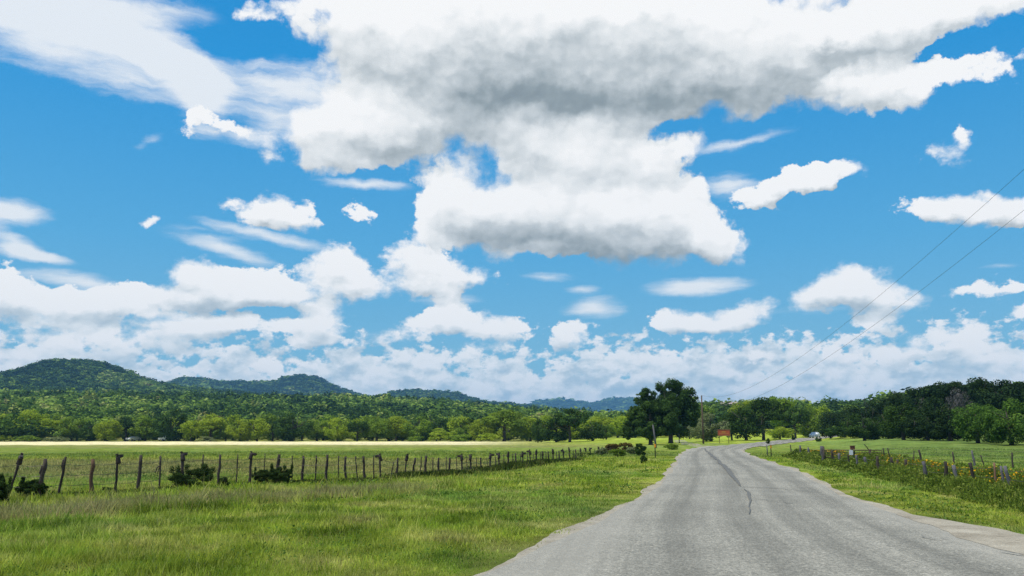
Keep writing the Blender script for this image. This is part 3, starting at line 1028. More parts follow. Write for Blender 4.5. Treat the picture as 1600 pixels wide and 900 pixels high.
LINE = [(8, 48, 650, 'dark'), (30, 42, 655, 'mid'), (58, 60, 637, 'bright'), (92, 46, 654, 'bright'), (122, 48, 650, 'mid'), (150, 36, 657, 'dark'), (178, 44, 654, 'bright'), (206, 38, 651, 'dark'),
        (236, 46, 647, 'mid'), (274, 58, 637, 'dark'), (306, 40, 655, 'bright'), (336, 52, 651, 'bright'), (360, 34, 661, 'mid'), (382, 46, 654, 'bright'), (408, 42, 652, 'bright'), (432, 38, 655, 'dark'),
        (462, 62, 644, 'dark'), (500, 48, 654, 'mid'), (532, 46, 652, 'bright'), (562, 38, 657, 'dark'), (592, 48, 651, 'mid'), (622, 56, 648, 'bright'), (657, 54, 649, 'mid'), (684, 30, 669, 'bright'),
        (706, 26, 673, 'bright'), (728, 38, 664, 'mid'), (752, 46, 654, 'bright'), (788, 74, 640, 'mid'), (828, 52, 650, 'bright'), (856, 60, 648, 'bright'), (900, 58, 645, 'bright'), (938, 52, 650, 'bright'), (972, 50, 648, 'bright')]
for i, (px, w, top, kind) in enumerate(LINE):
    h = 'tall' if top < 645 else ('low' if top > 660 else 'middling')
    lb = f"{h} {WORDS[kind]} tree, {nth(i)} from the left in the front row beyond the pasture"
    px_tree("oak_tree", px, 250 + R.uniform(-5, 6), top, w, kind, ('full', 'full', 'full', 'wide')[i % 4], lb, n=5200, group="trees lining the far side of the pasture")
# a second row closes the gaps between them
k2 = 0
for px in range(-10, 1000, 27):
    if 1: 
        kind = R.choice(['mid', 'mid', 'bright', 'dark'])
        px_tree("oak_tree", px + R.uniform(-7, 7), 270 + R.uniform(-6, 8), R.uniform(643, 656), R.uniform(36, 50), kind, 'full',
                f"{WORDS[kind]} crown, {nth(k2)} from the left in the back row beyond the pasture", n=2200, group="second row of trees beyond the pasture")
        k2 += 1
# low scrub at the foot of the row
for i, (px, w, top, kind) in enumerate([(18, 26, 678, 'bright'), (55, 40, 680, 'mid'), (100, 34, 681, 'olive'), (332, 26, 681, 'olive'), (690, 40, 672, 'bright'), (720, 34, 676, 'mid'), (765, 40, 676, 'bright'), (652, 26, 679, 'mid')]):
    px_tree("shrub", px, 243 + R.uniform(-3, 3), top, w, kind, 'bushy', f"low {WORDS[kind]} shrub at the foot of the tree line, {nth(i)} from the left", cat='shrub', n=1300,
            group="shrubs at the foot of the tree line", trunk=False)
# the nearer, darker oaks left of the road bend
for px, d, w, top, kind, lb in [
        (840, 205, 26, 652, 'dark', "narrow dark oak at the left end of the nearer dark oaks"),
        (868, 200, 50, 650, 'dark', "rounded dark oak leaning beside the tall one beyond the fence"),
        (889, 196, 56, 636, 'dark', "tallest dark oak with a stout trunk standing beyond the fence"),
        (924, 202, 48, 658, 'dark', "low spreading dark oak just right of the tall stout-trunked oak"),
        (945, 212, 34, 662, 'mid', "small green oak between the low dark oak and the big roadside oaks")]:
    px_tree("oak_tree", px, d, top, w, kind, 'wide' if px == 889 else 'full', lb, n=6000, group="nearer oaks beyond the fence")

# ------------------------------------------------------------------ the two big oaks by the bend
def big_tree(name, px, depth, parts, n, leaf, kind, lab, trunk_h, trunk_r, seed, px_trunk=None):
    b = at(px_trunk or px, depth=depth)
    t = tag(empty(name, b), lab, 'tree', "big oaks by the bend")
    cl = []
    sc = depth / F
    g = random.Random(seed)
    for (cx, cy, r, ry) in parts:
        for _ in range(16):
            a, e_, q = g.uniform(0, 6.28), g.uniform(-1, 1), g.random() ** .4 * .72
            dx, dz = math.cos(a) * q * math.sqrt(1 - e_ * e_), e_ * q
            dy = math.sin(a) * q * math.sqrt(1 - e_ * e_)
            rr = r * sc * g.uniform(.18, .42)
            cl.append(((cx - (px_trunk or px)) * sc + dx * r * sc, dy * r * sc * 1.1, h_at(cy, depth, cx) - b.z + dz * ry * sc, rr, rr, rr * g.uniform(.65, .9)))
    Vv, Ff = leaf_cloud(n, cl, leaf, seed, .25, .45)
    H = max(c[2] for c in cl)
    link('trunk', trunk_mesh('trunk', H, trunk_r, 3.4, seed, M_BARK, 8, trunk_h), t)
    link('crown', np_mesh(name + "_crown", Vv, Ff, LEAF[kind]), t)
    return t


big_tree("oak_tree", 1048, 152, [(1050, 612, 26, 22), (1072, 622, 24, 20), (1030, 612, 18, 16), (1004, 616, 15, 13), (1000, 628, 14, 14), (1082, 638, 15, 20), (1048, 630, 30, 26), (1030, 640, 26, 24), (1055, 640, 36, 28), (1030, 660, 26, 20), (1072, 655, 18, 22), (1020, 635, 24, 22), (1058, 668, 20, 16)],
         42000, .155, 'dark', "tallest broad dark oak beside the road bend, its crown against the sky", 2.6, .42, 3, 1044)
big_tree("oak_tree", 1012, 141, [(1012, 646, 34, 20), (990, 660, 22, 20), (1035, 656, 24, 20), (978, 676, 14, 12), (1008, 670, 32, 18), (1042, 672, 16, 14), (1022, 640, 22, 14)],
         42000, .15, 'dark', "lower rounded dark oak hanging in front of the tall roadside oak", 1.6, .36, 8, 1013)

# trees round the far bend
for nm, px, d, w, top, kind, shp, lb in [
        ("olive_tree", 1106, 166, 60, 644, 'olive', 'full', "pale grey-green tree behind the utility pole"),
        ("oak_tree", 1073, 200, 30, 660, 'olive', 'bushy', "low pale bush between the big oaks and the pale tree"),
        ("oak_tree", 1138, 178, 40, 642, 'dark', 'full', "dark oak directly behind the orange sign"),
        ("oak_tree", 1160, 176, 62, 634, 'dark', 'full', "broad dark oak just right of the orange sign"),
        ("oak_tree", 1187, 180, 66, 621, 'dark', 'wide', "tallest dark oak behind the far stretch of road"),
        ("oak_tree", 1212, 190, 40, 664, 'bright', 'bushy', "yellow-green bush under the dark trees by the far road"),
        ("oak_tree", 1217, 215, 50, 617, 'mid', 'round', "round-topped green tree on the skyline above the far road"),
        ("oak_tree", 1236, 206, 46, 634, 'dark', 'wide', "dark tree whose trunk stands at the far road edge"),
        ("oak_tree", 1256, 226, 44, 630, 'mid', 'full', "green tree where the road disappears"),
        ("oak_tree", 1278, 240, 40, 632, 'bright', 'full', "light green tree beyond the end of the road"),
        ("oak_tree", 1160, 255, 44, 622, 'bright', 'round', "light green treetop on the rise behind the dark oaks"),
        ("oak_tree", 1095, 262, 36, 628, 'mid', 'round', "green treetop right of the tall roadside oak"),
        ("oak_tree", 1070, 255, 40, 616, 'mid', 'round', "half hidden green tree behind the tall roadside oak")]:
    px_tree(nm, px, d, top, w, kind, shp, lb, n=5200, group="trees round the far bend")

# the dark wood along the right-hand meadow
WOOD = [(1290, 196, 42, 640, 'dark', 'full', "first dark tree right of the vanishing road"), (1312, 190, 44, 632, 'dark', 'full', "dark tree second right of the vanishing road"),
        (1342, 150, 62, 646, 'mid', 'full', "rounded green tree in front of the dark wood's left end"), (1338, 190, 50, 630, 'dark', 'full', "dark tree behind the rounded green one at the wood's left end"),
        (1372, 178, 58, 622, 'dark', 'full', "dark tree where the wood's skyline starts to climb"), (1400, 172, 60, 610, 'dark', 'wide', "dark tree on the climbing skyline above the gate"),
        (1402, 134, 74, 628, 'mid', 'full', "bushy dull green tree behind the gate"), (1436, 168, 66, 598, 'dark', 'wide', "tall dark tree in the middle of the right-hand wood"),
        (1440, 126, 70, 646, 'dark', 'full', "low dark tree at the meadow edge, right of the gate"), (1478, 170, 70, 592, 'dark', 'wide', "tall ragged dark tree left of the wood's highest point"),
        (1474, 120, 76, 634, 'dark', 'full', "very dark tree filling the shade beside the lighter right-hand trees"), (1520, 165, 74, 588, 'dark', 'wide', "highest dark tree on the right-hand skyline"),
        (1562, 160, 74, 590, 'dark', 'wide', "tall dark tree behind the lighter green trees at right"), (1600, 158, 72, 586, 'dark', 'wide', "tall dark tree cut by the right edge"),
        (1640, 160, 76, 584, 'dark', 'wide', "tall dark tree just outside the right edge"), (1516, 106, 78, 628, 'mid', 'full', "lighter green leafy tree at the meadow edge on the right"),
        (1568, 98, 92, 622, 'mid', 'full', "large lighter green tree leaning over the right-hand meadow"), (1628, 92, 90, 628, 'mid', 'full', "lighter green tree cut by the right edge over the meadow"),
        (1500, 140, 40, 668, 'dark', 'bushy', "dark thicket between the shade and the lighter trees"), (1385, 152, 34, 664, 'dark', 'bushy', "low dark thicket at the wood's foot behind the gate"),
        (1352, 158, 30, 676, 'dark', 'bushy', "small dark thicket below the rounded green tree"), (1455, 150, 58, 612, 'dark', 'full', "dark tree below the skyline, left of the grey bare tree")]
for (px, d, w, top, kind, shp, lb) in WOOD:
    kind = 'shade' if kind == 'dark' else ('dull' if px > 1500 else 'dark')  # dark trees take the leaf colour with the cloud shade painted in
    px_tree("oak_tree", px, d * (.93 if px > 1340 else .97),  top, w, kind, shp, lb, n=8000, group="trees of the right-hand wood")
for k, (px, d, w, top) in enumerate([(1300, 176, 34, 664), (1326, 165, 36, 668), (1362, 148, 40, 664), (1388, 140, 36, 668), (1416, 132, 40, 662), (1446, 126, 40, 664), (1474, 120, 44, 660), (1498, 112, 34, 672), (1540, 103, 34, 678), (1596, 96, 40, 676)]):
    px_tree("thicket", px, d, top, w, 'shade' if k % 3 else 'dark', 'bushy', f"dark thicket along the edge of the right meadow, {nth(k)} from the left", cat='bush', n=3000, group="thickets along the right meadow", trunk=False)
px_tree("bare_tree", 1492, 143, 606, 46, 'grey', 'twig', "grey leafless tree among the dark trees at right", n=4200)
px_tree("bare_tree", 1440, 146, 622, 30, 'grey', 'twig', "smaller grey leafless tree left of the larger one", n=2200)
px_tree("dead_snag", 1348, 176, 620, 9, 'grey', 'twig', "thin dead tree poking above the wood's left skyline", n=400)

# ------------------------------------------------------------------ pasture fence on the left
# (top x, top y, base x, base y, thickness m, kind)   kinds: p plain, b with an upturned boot
LP = [(-28, 713, -38, 785, .10, 'p'), (25, 716, 10, 781, .10, 'b'), (65, 717, 57, 781, .17, 'p'), (97, 714, 90, 777, .11, 'p'), (140, 717, 142, 775, .17, 'r'), (180, 716, 180, 773, .11, 'b'), (216, 711, 214, 770, .15, 'p'),
      (247, 712, 250, 767, .09, 'f'), (282, 712, 286, 764, .16, 'b'), (314, 710, 316, 762, .07, 't'), (341, 710, 340, 760, .13, 'p'), (369, 709, 369, 759, .06, 't'), (390, 711, 390, 757, .14, 'b'),
      (412, 708, 412, 756, .05, 't'), (434, 710, 433, 755, .17, 'p'), (455, 712, 456, 755, .05, 't'), (472, 712, 472, 753, .15, 'p'), (492.5, 711.5, 493, 753, .08, 't'), (509.5, 710.6, 509, 753, .15, 'p'),
      (528, 712, 529, 751, .07, 't'), (538.5, 713, 540, 752, .13, 'p'), (554, 713, 560, 752, .07, 't'), (566.5, 713, 570.5, 751, .14, 'p'), (583, 711.5, 584.5, 750, .07, 't'), (593, 714, 594, 749, .11, 'b'),
      (614.5, 722, 609, 749, .07, 't'), (620.6, 715, 619, 747.4, .13, 'p'), (635, 714, 632, 746.5, .08, 'b'), (648, 715, 643, 746.5, .13, 'p'), (658, 713, 656, 746.3, .07, 't'), (665, 712, 664, 745.6, .15, 'p'),
      (676, 714, 676, 745, .07, 't'), (685, 715, 685, 744.5, .12, 'p'), (697, 714, 697, 743.6, .05, 't'), (702.5, 715, 703, 743, .13, 'p'), (713, 713, 714, 742.5, .05, 't'), (721, 714, 722, 741.6, .12, 'b'),
      (729, 712.5, 730.6, 741, .06, 't'), (735, 714, 737, 740, .12, 'b'), (744, 714, 746, 739.4, .06, 't'), (751, 715, 753, 738.6, .12, 'p'), (761, 716, 761.5, 738, .05, 't'), (766, 712, 767, 737, .14, 'b'),
      (774.5, 713.5, 774.6, 735.6, .07, 't'), (779.5, 711.5, 780, 735, .11, 'b'), (787, 710, 788, 733.8, .06, 't'), (794, 709.5, 794, 733, .13, 'b'), (801, 709, 802, 732, .07, 't'), (805.6, 708, 807, 731, .13, 'p'),
      (813, 709, 814, 730.4, .06, 't'), (816.4, 709.5, 817.6, 730, .11, 'b'), (824, 708, 824, 729, .06, 't'), (828, 706, 829, 728.4, .11, 'b'), (834, 709, 834.6, 727.6, .06, 't'), (838, 706, 839, 727, .13, 'b'),
      (845, 706, 845.5, 726.3, .06, 't'), (848, 705, 848.8, 725.8, .13, 'p'), (853, 706, 854, 725.2, .07, 't'), (856.5, 705, 857.5, 724.8, .12, 'p'), (864, 705, 864.6, 724, .12, 'b'), (869.6, 705, 870.4, 723.4, .07, 't'),
      (873.4, 704, 874.6, 723, .12, 'p'), (880, 704.5, 882, 722, .13, 'b'), (889.5, 702, 891, 721, .13, 'b'), (896, 703, 897, 720.2, .07, 't'), (899.6, 702, 901, 719.6, .13, 'p'), (905, 703, 907.4, 719, .12, 'b'),
      (913, 702, 915, 718, .12, 'b'), (919.5, 702, 922, 717, .12, 'b'), (927, 701, 928, 716.2, .08, 't'), (932.5, 700, 933.5, 715.6, .12, 'b'), (939, 700.5, 939.5, 715, .10, 'b'), (944.7, 700, 945.5, 714.2, .09, 'p'),
      (951, 699, 952, 713.4, .09, 't'), (958, 699.5, 958.5, 712.6, .09, 'p'), (964, 699, 965, 711.8, .10, 't'), (972, 698.5, 973, 711, .10, 'p'), (981, 698, 982, 710, .10, 'p'), (992.6, 697, 996, 708.6, .13, 'g')]


def post_mesh(h, w, dx, dy, kind, seed):
    g = random.Random(seed)
    mb = MB()
    n = 7
    pts, rr = [], []
    for k in range(n):
        t = k / (n - 1)
        bend = math.sin(t * 3.1) * g.uniform(-.25, .25) * w
        pts.append((dx * t + bend, dy * t + g.uniform(-.1, .1) * w, -.25 * (1 - t) + h * t if k else -.25))
        rr.append(w / 2 * (1.12 - .28 * t) * g.uniform(.88, 1.1))
    mb.tube(pts, rr, 7, jit=.16)
    if kind == 'f':      # a splintered strip hangs off it
        mb.tube([(dx * .75, dy, h * .72), (dx * .75 - .09, dy - .03, h * .66), (dx * .75 - .14, dy - .03, h * .50)], [.03, .022, .012], 5)
        mb.tube([(dx * .75, dy, h * .70), (dx * .75 - .06, dy + .03, h * .60), (dx * .75 - .10, dy + .03, h * .44)], [.02, .015, .008], 5)
    if kind == 'p' and g.random() < .3:
        z = h * g.uniform(.5, .85)
        mb.tube([(dx * .6, 0, z - .12), (dx * .6 - w * .45, -.01, z), (dx * .6 - w * .2, 0, z + .2)], [.02, w * .28, .02], 6)
    return mb


def boot_mesh(seed):
    """a riding boot pulled upside down over a post: shaft down, sole up"""
    g = random.Random(seed)
    bm_ = MB()
    bm_.tube([(0, 0, -.16), (0, 0, -.10), (0, 0, 0), (.0, 0, .06), (.0, 0, .10)], [.085, .08, .07, .072, .05], 10)
    bm_.tube([(-.045, 0, .065), (.03, 0, .07), (.10, 0, .065), (.17, 0, .07), (.215, 0, .085)], [.045, .058, .05, .045, .018], 8)
    return bm_


def sole_mesh():
    m = MB()
    m.box((.085, 0, .125), (.25, .075, .014))
    m.box((-.035, 0, .15), (.065, .07, .045))
    return m


fence = tag(empty("pasture_fence", at(472, 753)), "long leaning cedar post and wire fence along the left pasture", 'fence')
fo = Vector(fence.location)
wire_top = []
bi = 0
MPICK = {'p': M_POST, 'b': M_POST, 't': M_POST, 'r': M_POSTR, 'f': M_POST, 'g': M_POSTG}
BOOTS = []
for i, (tx, ty, bx, by, w, kind) in enumerate(LP):
    b = at(bx, by)
    if bx > 905:
        b = at(bx, depth=np.interp(bx, [905, 996], [74, 96]))
    h = h_at(ty, b.y, tx) - b.z
    dx = (tx - bx) / F * b.y
    h = max(.55, h)
    ww = w * .74
    mb = post_mesh(h, ww, dx, R.uniform(-.04, .04), kind, i)
    ob = mb.build('post', MPICK[kind], fence, True)
    ob.location = b - fo
    if kind in 'rg':
        tag(ob, 'reddish brown post' if kind == 'r' else 'pale grey leaning end post')
    wire_top.append((b, h, dx))
    if kind == 'b':
        BOOTS.append((i, b, h, dx))
for frac, nm in ((.90, 0), (.62, 1), (.34, 2)):
    mb = MB()
    for (b0, h0, d0), (b1, h1, d1) in zip(wire_top[:-1], wire_top[1:]):
        q0 = b0 + Vector((d0 * frac, -.05, 1.05 * frac * min(1, h0 / 1.0))) - fo
        q1 = b1 + Vector((d1 * frac, -.05, 1.05 * frac * min(1, h1 / 1.0))) - fo
        mb.tube([q0, (q0 + q1) / 2 - Vector((0, 0, .03)), q1], .0045 + .00006 * b0.y, 4, False)
    mb.build('wire', M_WIRE, fence)
boot_me = boot_mesh(1).mesh('boot', M_BOOT, True)
sole_me = sole_mesh().mesh('sole', M_BOOT)
for k, (i, b, h, dx) in enumerate(BOOTS):
    t = empty("old_boot", b + Vector((dx, 0, h - .02)), R.uniform(0, 6.28))
    t.rotation_euler.x = R.uniform(-.25, .25)
    t.rotation_euler.y = R.uniform(-.3, .3)
    s_ = .95
    t.scale = (s_, s_, s_)
    look = R.choice(['worn', 'slumped', 'blackened', 'weathered'])
    tag(t, f"{look} dark boot upside down on a post, {nth(k)} from the left", 'boot', "boots upturned on fence posts")
    link('shaft', boot_me, t)
    link('sole', sole_me, t)


# ------------------------------------------------------------------ bushes along the fence
def bush(px, py, wpx, top, kind, lb, n, name="cedar_bush", leafk=1.0, seed=None, group=None, spiky=0):
    b = at(px, py)
    w = wpx / F * b.y
    h = max(.2, h_at(top, b.y, px) - b.z)
    sd = seed or R.randrange(999)
    cl = crown_clumps(w / 2, w * .32, h * .5, h * .46, 26, sd, .29, low=-.95)
    g = random.Random(sd)
    for k in range(spiky):
        a = g.uniform(-1, 1)
        cl.append((a * w * .42, g.uniform(-.1, .1) * w, h * g.uniform(.55, .95), w * .06, w * .06, h * .17))
    Vv, Ff = leaf_cloud(int(n * 1.4), cl, .020 * leafk * max(1, b.y / 30), sd, .2, .35)
    Vv[:, 2] = np.maximum(Vv[:, 2], -.02)
    t = tag(empty(name, b), lb, 'bush', group)
    link('foliage', np_mesh(name + "_foliage", Vv, Ff, LEAF[kind]), t)
    mb = MB()
    for k in range(7):
        a = g.uniform(0, 6.28); q = g.uniform(.3, .85)
        e = Vector((math.cos(a) * w * .42 * q, math.sin(a) * w * .25 * q, h * g.uniform(.5, .95)))
        mb.tube([(0, 0, -.05), e * .5 + Vector((0, 0, -.05)), e], [.02, .013, .004], 5)
    mb.build('stems', M_BARK, t)
    return t


bush(48, 781, 52, 746, 'cedar', "dark cedar bush at the foot of the second and third posts from the left edge", 9000, spiky=12)
bush(-4, 789, 44, 742, 'cedar', "dark bush cut by the left edge in front of the fence", 9000, spiky=9)
bush(165, 771, 24, 760, 'cedar', "small low dark bush beside the brown fence post", 2500)
bush(298, 765, 74, 727, 'cedar', "widest straggly dark bush growing round the booted post", 12000, spiky=14)
bush(350, 761, 20, 744, 'cedar', "small round dark bush at the foot of a plain fence post", 3000)
bush(408, 756, 34, 732, 'cedar', "lower left half of the paired dense dark cedar bushes", 6000, spiky=8)
bush(438, 756, 42, 727, 'cedar', "dense rounded dark cedar bush, right one of the touching pair", 9000, spiky=9)
bush(1005, 724, 14, 711, 'dark', "small shrub standing alone on the left verge near the bend", 1500)
bush(1001, depth if False else 712, 22, 690, 'dark', "dark bush under the edge of the big oaks beside the fence end", 2500)
bush(1050, 703, 26, 691, 'mid', "weedy green clump at the foot of the tall oak", 1500, leafk=1.1)
for k, (px, py, w, top, kd) in enumerate([(958, 708, 30, 690, 'rust'), (978, 707, 26, 688, 'rust'), (940, 712, 20, 697, 'olive'), (965, 714, 30, 699, 'mid'), (988, 711, 24, 697, 'olive')]):
    bush(px, py, w, top, kd, f"{WORDS[kd]} weedy bush at the far end of the pasture fence, {nth(k)} of its cluster", 1800, leafk=1.1, group="weedy bushes at the far fence end", name="weedy_bush")
bush(1200, 694, 8, 684, 'dark', "tiny dark bush on the near edge of the far road, left one", 300, name="shrub")
bush(1240, 688, 7, 679, 'dark', "tiny dark bush on the near edge of the far road, right one", 300, name="shrub")
bush(1279, 690, 11, 683, 'dark', "low dark shrub on the slope below the vanishing road", 400, name="shrub")

# ------------------------------------------------------------------ right-hand fences and gate
RP = [(1236, 695, 1237, 713, .10, 'p'), (1251, 696, 1252, 715, .17, 'g'), (1264, 699, 1265, 718, .14, 'g'), (1286, 697, 1287, 724, .26, 'g'), (1301, 704, 1302, 726, .16, 'p'), (1312.5, 708, 1313, 729, .16, 'g'), (1326, 709, 1327, 731, .10, 'p'),
      (1339, 711, 1340, 733, .13, 'g'), (1353, 714, 1354, 735, .17, 'g'), (1372, 713, 1374, 739, .16, 'p'), (1394, 715, 1395, 743, .15, 'p'), (1404, 718, 1405, 744, .12, 'p'), (1417, 718, 1418, 746, .16, 'p'), (1445, 721, 1449, 752, .16, 'g'),
      (1479, 721, 1481, 757, .14, 'p'), (1493, 727, 1499, 760, .13, 'g'), (1519, 723, 1526, 764, .13, 'p'), (1559, 723, 1556, 769, .08, 'r'), (1568, 728, 1570, 770, .09, 'g'), (1574, 728, 1582, 772, .12, 'g'), (1612, 726, 1612, 776, .16, 'p')]
f2 = tag(empty("roadside_fence", at(1417, 746)), "short stubby grey posts half buried in flowering weeds along the right verge", 'fence')
fo = Vector(f2.location)
tops = []
for i, (tx, ty, bx, by, w, kind) in enumerate(RP):
    b = at(bx, by)
    h = max(.4, h_at(ty, b.y, tx) - b.z)
    ob = post_mesh(h, w, (tx - bx) / F * b.y, R.uniform(-.05, .05), kind if kind != 'r' else 'x', i + 100).build('post', MPICK[kind], f2, True)
    ob.location = b - fo
    tops.append((b, h, (tx - bx) / F * b.y))
for frac in (.82, .5):
    mb = MB()
    for (b0, h0, d0), (b1, h1, d1) in zip(tops[:-1], tops[1:]):
        q0 = b0 + Vector((d0 * frac, -.08, h0 * frac)) - fo
        q1 = b1 + Vector((d1 * frac, -.08, h1 * frac)) - fo
        mb.tube([q0, (q0 + q1) / 2 - Vector((0, 0, .03)), q1], .006, 4, False)
    mb.build('wire', M_WIRE, f2)

BP = [(1381, 700, 1384, 722, .09), (1389, 700, 1392.5, 722, .09), (1430, 704, 1426, 723, .07), (1437, 703, 1441, 724, .15), (1490, 706, 1492, 727, .11), (1521, 704, 1523, 729, .13), (1534, 711, 1540, 730, .07), (1584, 707, 1583, 732, .10), (1622, 707, 1622, 733, .10)]
f3 = tag(empty("meadow_fence", at(1490, 727)), "thin leaning posts and wire crossing the meadow behind the flowers", 'fence')
fo = Vector(f3.location)
tops = []
for i, (tx, ty, bx, by, w) in enumerate(BP):
    b = at(bx, by)
    h = max(.4, h_at(ty, b.y, tx) - b.z)
    ob = post_mesh(h, w, (tx - bx) / F * b.y, R.uniform(-.05, .05), 't', i + 200).build('post', M_POSTG if i == 5 else M_POST, f3, True)
    ob.location = b - fo
    tops.append((b, h, (tx - bx) / F * b.y))
for frac in (.85, .55, .3):
    mb = MB()
    for (b0, h0, d0), (b1, h1, d1) in zip(tops[:-1], tops[1:]):
        q0 = b0 + Vector((d0 * frac, -.06, 1.1 * frac)) - fo
        q1 = b1 + Vector((d1 * frac, -.06, 1.1 * frac)) - fo
        mb.tube([q0, (q0 + q1) / 2 - Vector((0, 0, .03)), q1], .006, 4, False)
    mb.build('wire', M_WIRE, f3)

# pipe gate between them
gl, gr = at(1291, 724), at(1379, 726)
gt = tag(empty("pipe_gate", gl), "low rusty pipe gate between the grey post and the leaning brace", 'gate')
W = gr - gl
gh = h_at(703, gl.y, 1291) - gl.z
mb = MB()
mb.tube([(0, 0, .25), (0, 0, gh), W + Vector((0, 0, gh)), W + Vector((0, 0, .25))], .028, 8)
mb.tube([(0, 0, .25), W + Vector((0, 0, .25))], .024, 8)
mb.build('gate_frame', M_STEEL, gt, True)
for z in (.45, .66, .84):
    m2 = MB()
    m2.tube([Vector((0, 0, z * gh)), W * .5 + Vector((0, 0, z * gh - .02)), W + Vector((0, 0, z * gh))], .014, 6, False)
    m2.build('rail', M_STEEL, gt, True)
hp = MB()
hp.tube([(-.12, 0, -.2), (-.12, 0, gh * .6), (-.11, 0, gh + .22)], [.07, .065, .06], 8, jit=.1)
hp.build('gate_post', M_POST, gt, True)
b = at(1361, 725)
bp = tag(empty("braced_post", b), "gnarled fence post with a stick leaning off its top, in the gate", 'post')
hh = h_at(702, b.y, 1361) - b.z
mb = MB(); mb.tube([(0, 0, -.2), (.02, 0, hh * .5), (-.01, 0, hh)], [.12, .09, .08], 8, jit=.15); mb.build('post', M_POST, bp, True)
mb = MB(); mb.tube([(-.02, 0, hh * .82), (-.18, 0, hh + .12), (-8.5 / F * b.y, 0, h_at(694, b.y) - b.z)], [.03, .03, .025], 6); mb.build('leaning_stick', M_POST, bp, True)
# little sign on its own post
b = at(1333, 726)
sp = tag(empty("notice_post", b), "brown topped post carrying a small white notice by the gate", 'sign')
hh = h_at(699, b.y, 1333) - b.z
M_WHITE = mat_plain("white_paint", (.78, .80, .80), .08, 6, .5)
M_RUSTP = mat_plain("rust_red_paint", (.19, .07, .035), .4, 9, .8)
mb = MB(); mb.tube([(0, 0, -.2), (0, 0, hh * .6), (0, 0, hh)], [.07, .06, .06], 8, jit=.1); mb.build('post', M_POSTR, sp, True)
mb = MB(); mb.tube([(.05, 0, -.2), (.10, 0, hh * .45), (.12, 0, hh * .8)], [.06, .05, .04], 8, jit=.1); mb.build('brace', M_POST, sp, True)
mb = MB(); mb.box((.0, -.08, hh - .02), (.26, .12, .20)); mb.box((0, -.08, hh + .09), (.30, .16, .03)); mb.build('cap', M_RUSTP, sp)
mb = MB(); mb.box((-.13, -.15, hh - .30), (.22, .02, .30)); mb.build('notice', M_WHITE, sp)

# ------------------------------------------------------------------ roadside markers
M_ORANGE = mat_plain("orange_reflector", (.80, .30, .02), .1, 20, .4)
M_DKPOST = mat_plain("dark_steel_post", (.035, .035, .032), .4, 10, .7, .3)


def marker(px, py, top, lb):
    b = at(px, py)
    h = h_at(top, b.y, px) - b.z
    t = tag(empty("marker_post", b, R.uniform(-.2, .2)), lb, 'marker', "orange topped marker posts")
    mb = MB()
    mb.box((0, 0, h * .5 - .1), (.07, .018, h + .2)); mb.box((-.03, -.02, h * .5 - .1), (.012, .035, h + .2)); mb.box((.03, -.02, h * .5 - .1), (.012, .035, h + .2))
    mb.build('stake', M_DKPOST, t)
    mb = MB(); mb.box((0, -.045, h - .12), (.13, .02, .26)); mb.box((0, -.058, h - .12), (.10, .008, .22))
    mb.build('reflector', M_ORANGE, t)


marker(1024, 716, 694, "orange topped dark marker post on the left verge")
marker(1205, 713, 696, "orange topped dark marker post on the right verge")
b = at(1199, 712); t = tag(empty("survey_stake", b), "thin pale weathered stake beside the right marker post", 'stake')
mb = MB(); mb.tube([(0, 0, -.1), (.01, 0, .5), (-.02, 0, .95)], [.05, .045, .04], 7, jit=.1); mb.build('stake', M_POSTG, t, True)
b = at(1021, depth=118); t = tag(empty("leaning_pole", b), "pale grey leaning pole in front of the lower oak", 'pole')
mb = MB(); mb.tube([(0, 0, -.2), (-.12, 0, 1.3), (-.35, 0, 3.2)], [.14, .12, .10], 8, jit=.08); mb.build('shaft', M_POSTG, t, True)
b = at(1057, depth=150); t = tag(empty("gate_pole", b), "short black post at the driveway mouth", 'post')
mb = MB(); mb.tube([(0, 0, -.2), (0, 0, .8), (0, 0, 1.6)], [.09, .08, .08], 8); mb.build('shaft', M_DKPOST, t, True)
b = at(380, 761); t = tag(empty("stone", b), "small dark stone in the grass below the fence", 'stone')
mb = MB(); mb.tube([(-.01, 0, -.05), (0, 0, .04), (.01, 0, .10), (.01, 0, .14)], [.11, .10, .07, .02], 7, jit=.25); mb.build('rock', M_BOOT, t)

# ------------------------------------------------------------------ orange sign by the bend
M_SIGN = mat_plain("orange_sign_paint", (.42, .085, .03), .12, 3, .6)
M_YEL = mat_plain("yellow_sign_paint", (.75, .50, .10), .1, 8, .6)
b = at(1126, depth=150)
sg = tag(empty("roadside_sign", b, -.1), "orange-red board with yellow lettering in front of the dark oaks", 'sign')
z0, z1 = h_at(681, 150) - b.z, h_at(671, 150) - b.z
w = 18.5 / F * 150
mb = MB(); mb.box((0, 0, (z0 + z1) / 2), (w, .05, z1 - z0)); mb.build('board', M_SIGN, sg)
mb = MB()
for z in (z0 + .03, z1 - .03): mb.box((0, -.04, z), (w + .08, .05, .07))
for x in (-w / 2, w / 2): mb.box((x, -.04, (z0 + z1) / 2), (.07, .05, z1 - z0 + .06))
mb.build('frame', M_POSTR, sg)
mb = MB()
for k in range(5): mb.box((-.32 + k * .16, -.045, z0 + (z1 - z0) * .60), (.10, .02, .09 + .05 * (k % 2)))
for k in range(9): mb.box((-.72 + k * .18, -.045, z0 + (z1 - z0) * .32), (.11, .02, .06))
mb.build('lettering', M_YEL, sg)
for x in (-w * .38, w * .38):
    mb = MB(); mb.box((x, .05, z1 / 2 - .1), (.10, .05, z1 + .2)); mb.build('leg', M_POSTR, sg)

# ------------------------------------------------------------------ utility poles and wires
M_POLE = mat_plain("creosoted_pole", (.10, .065, .045), .4, 3, .9, stretch=(4, 4, .3))
M_CERAM = mat_plain("brown_ceramic", (.12, .05, .03), .1, 5, .3)


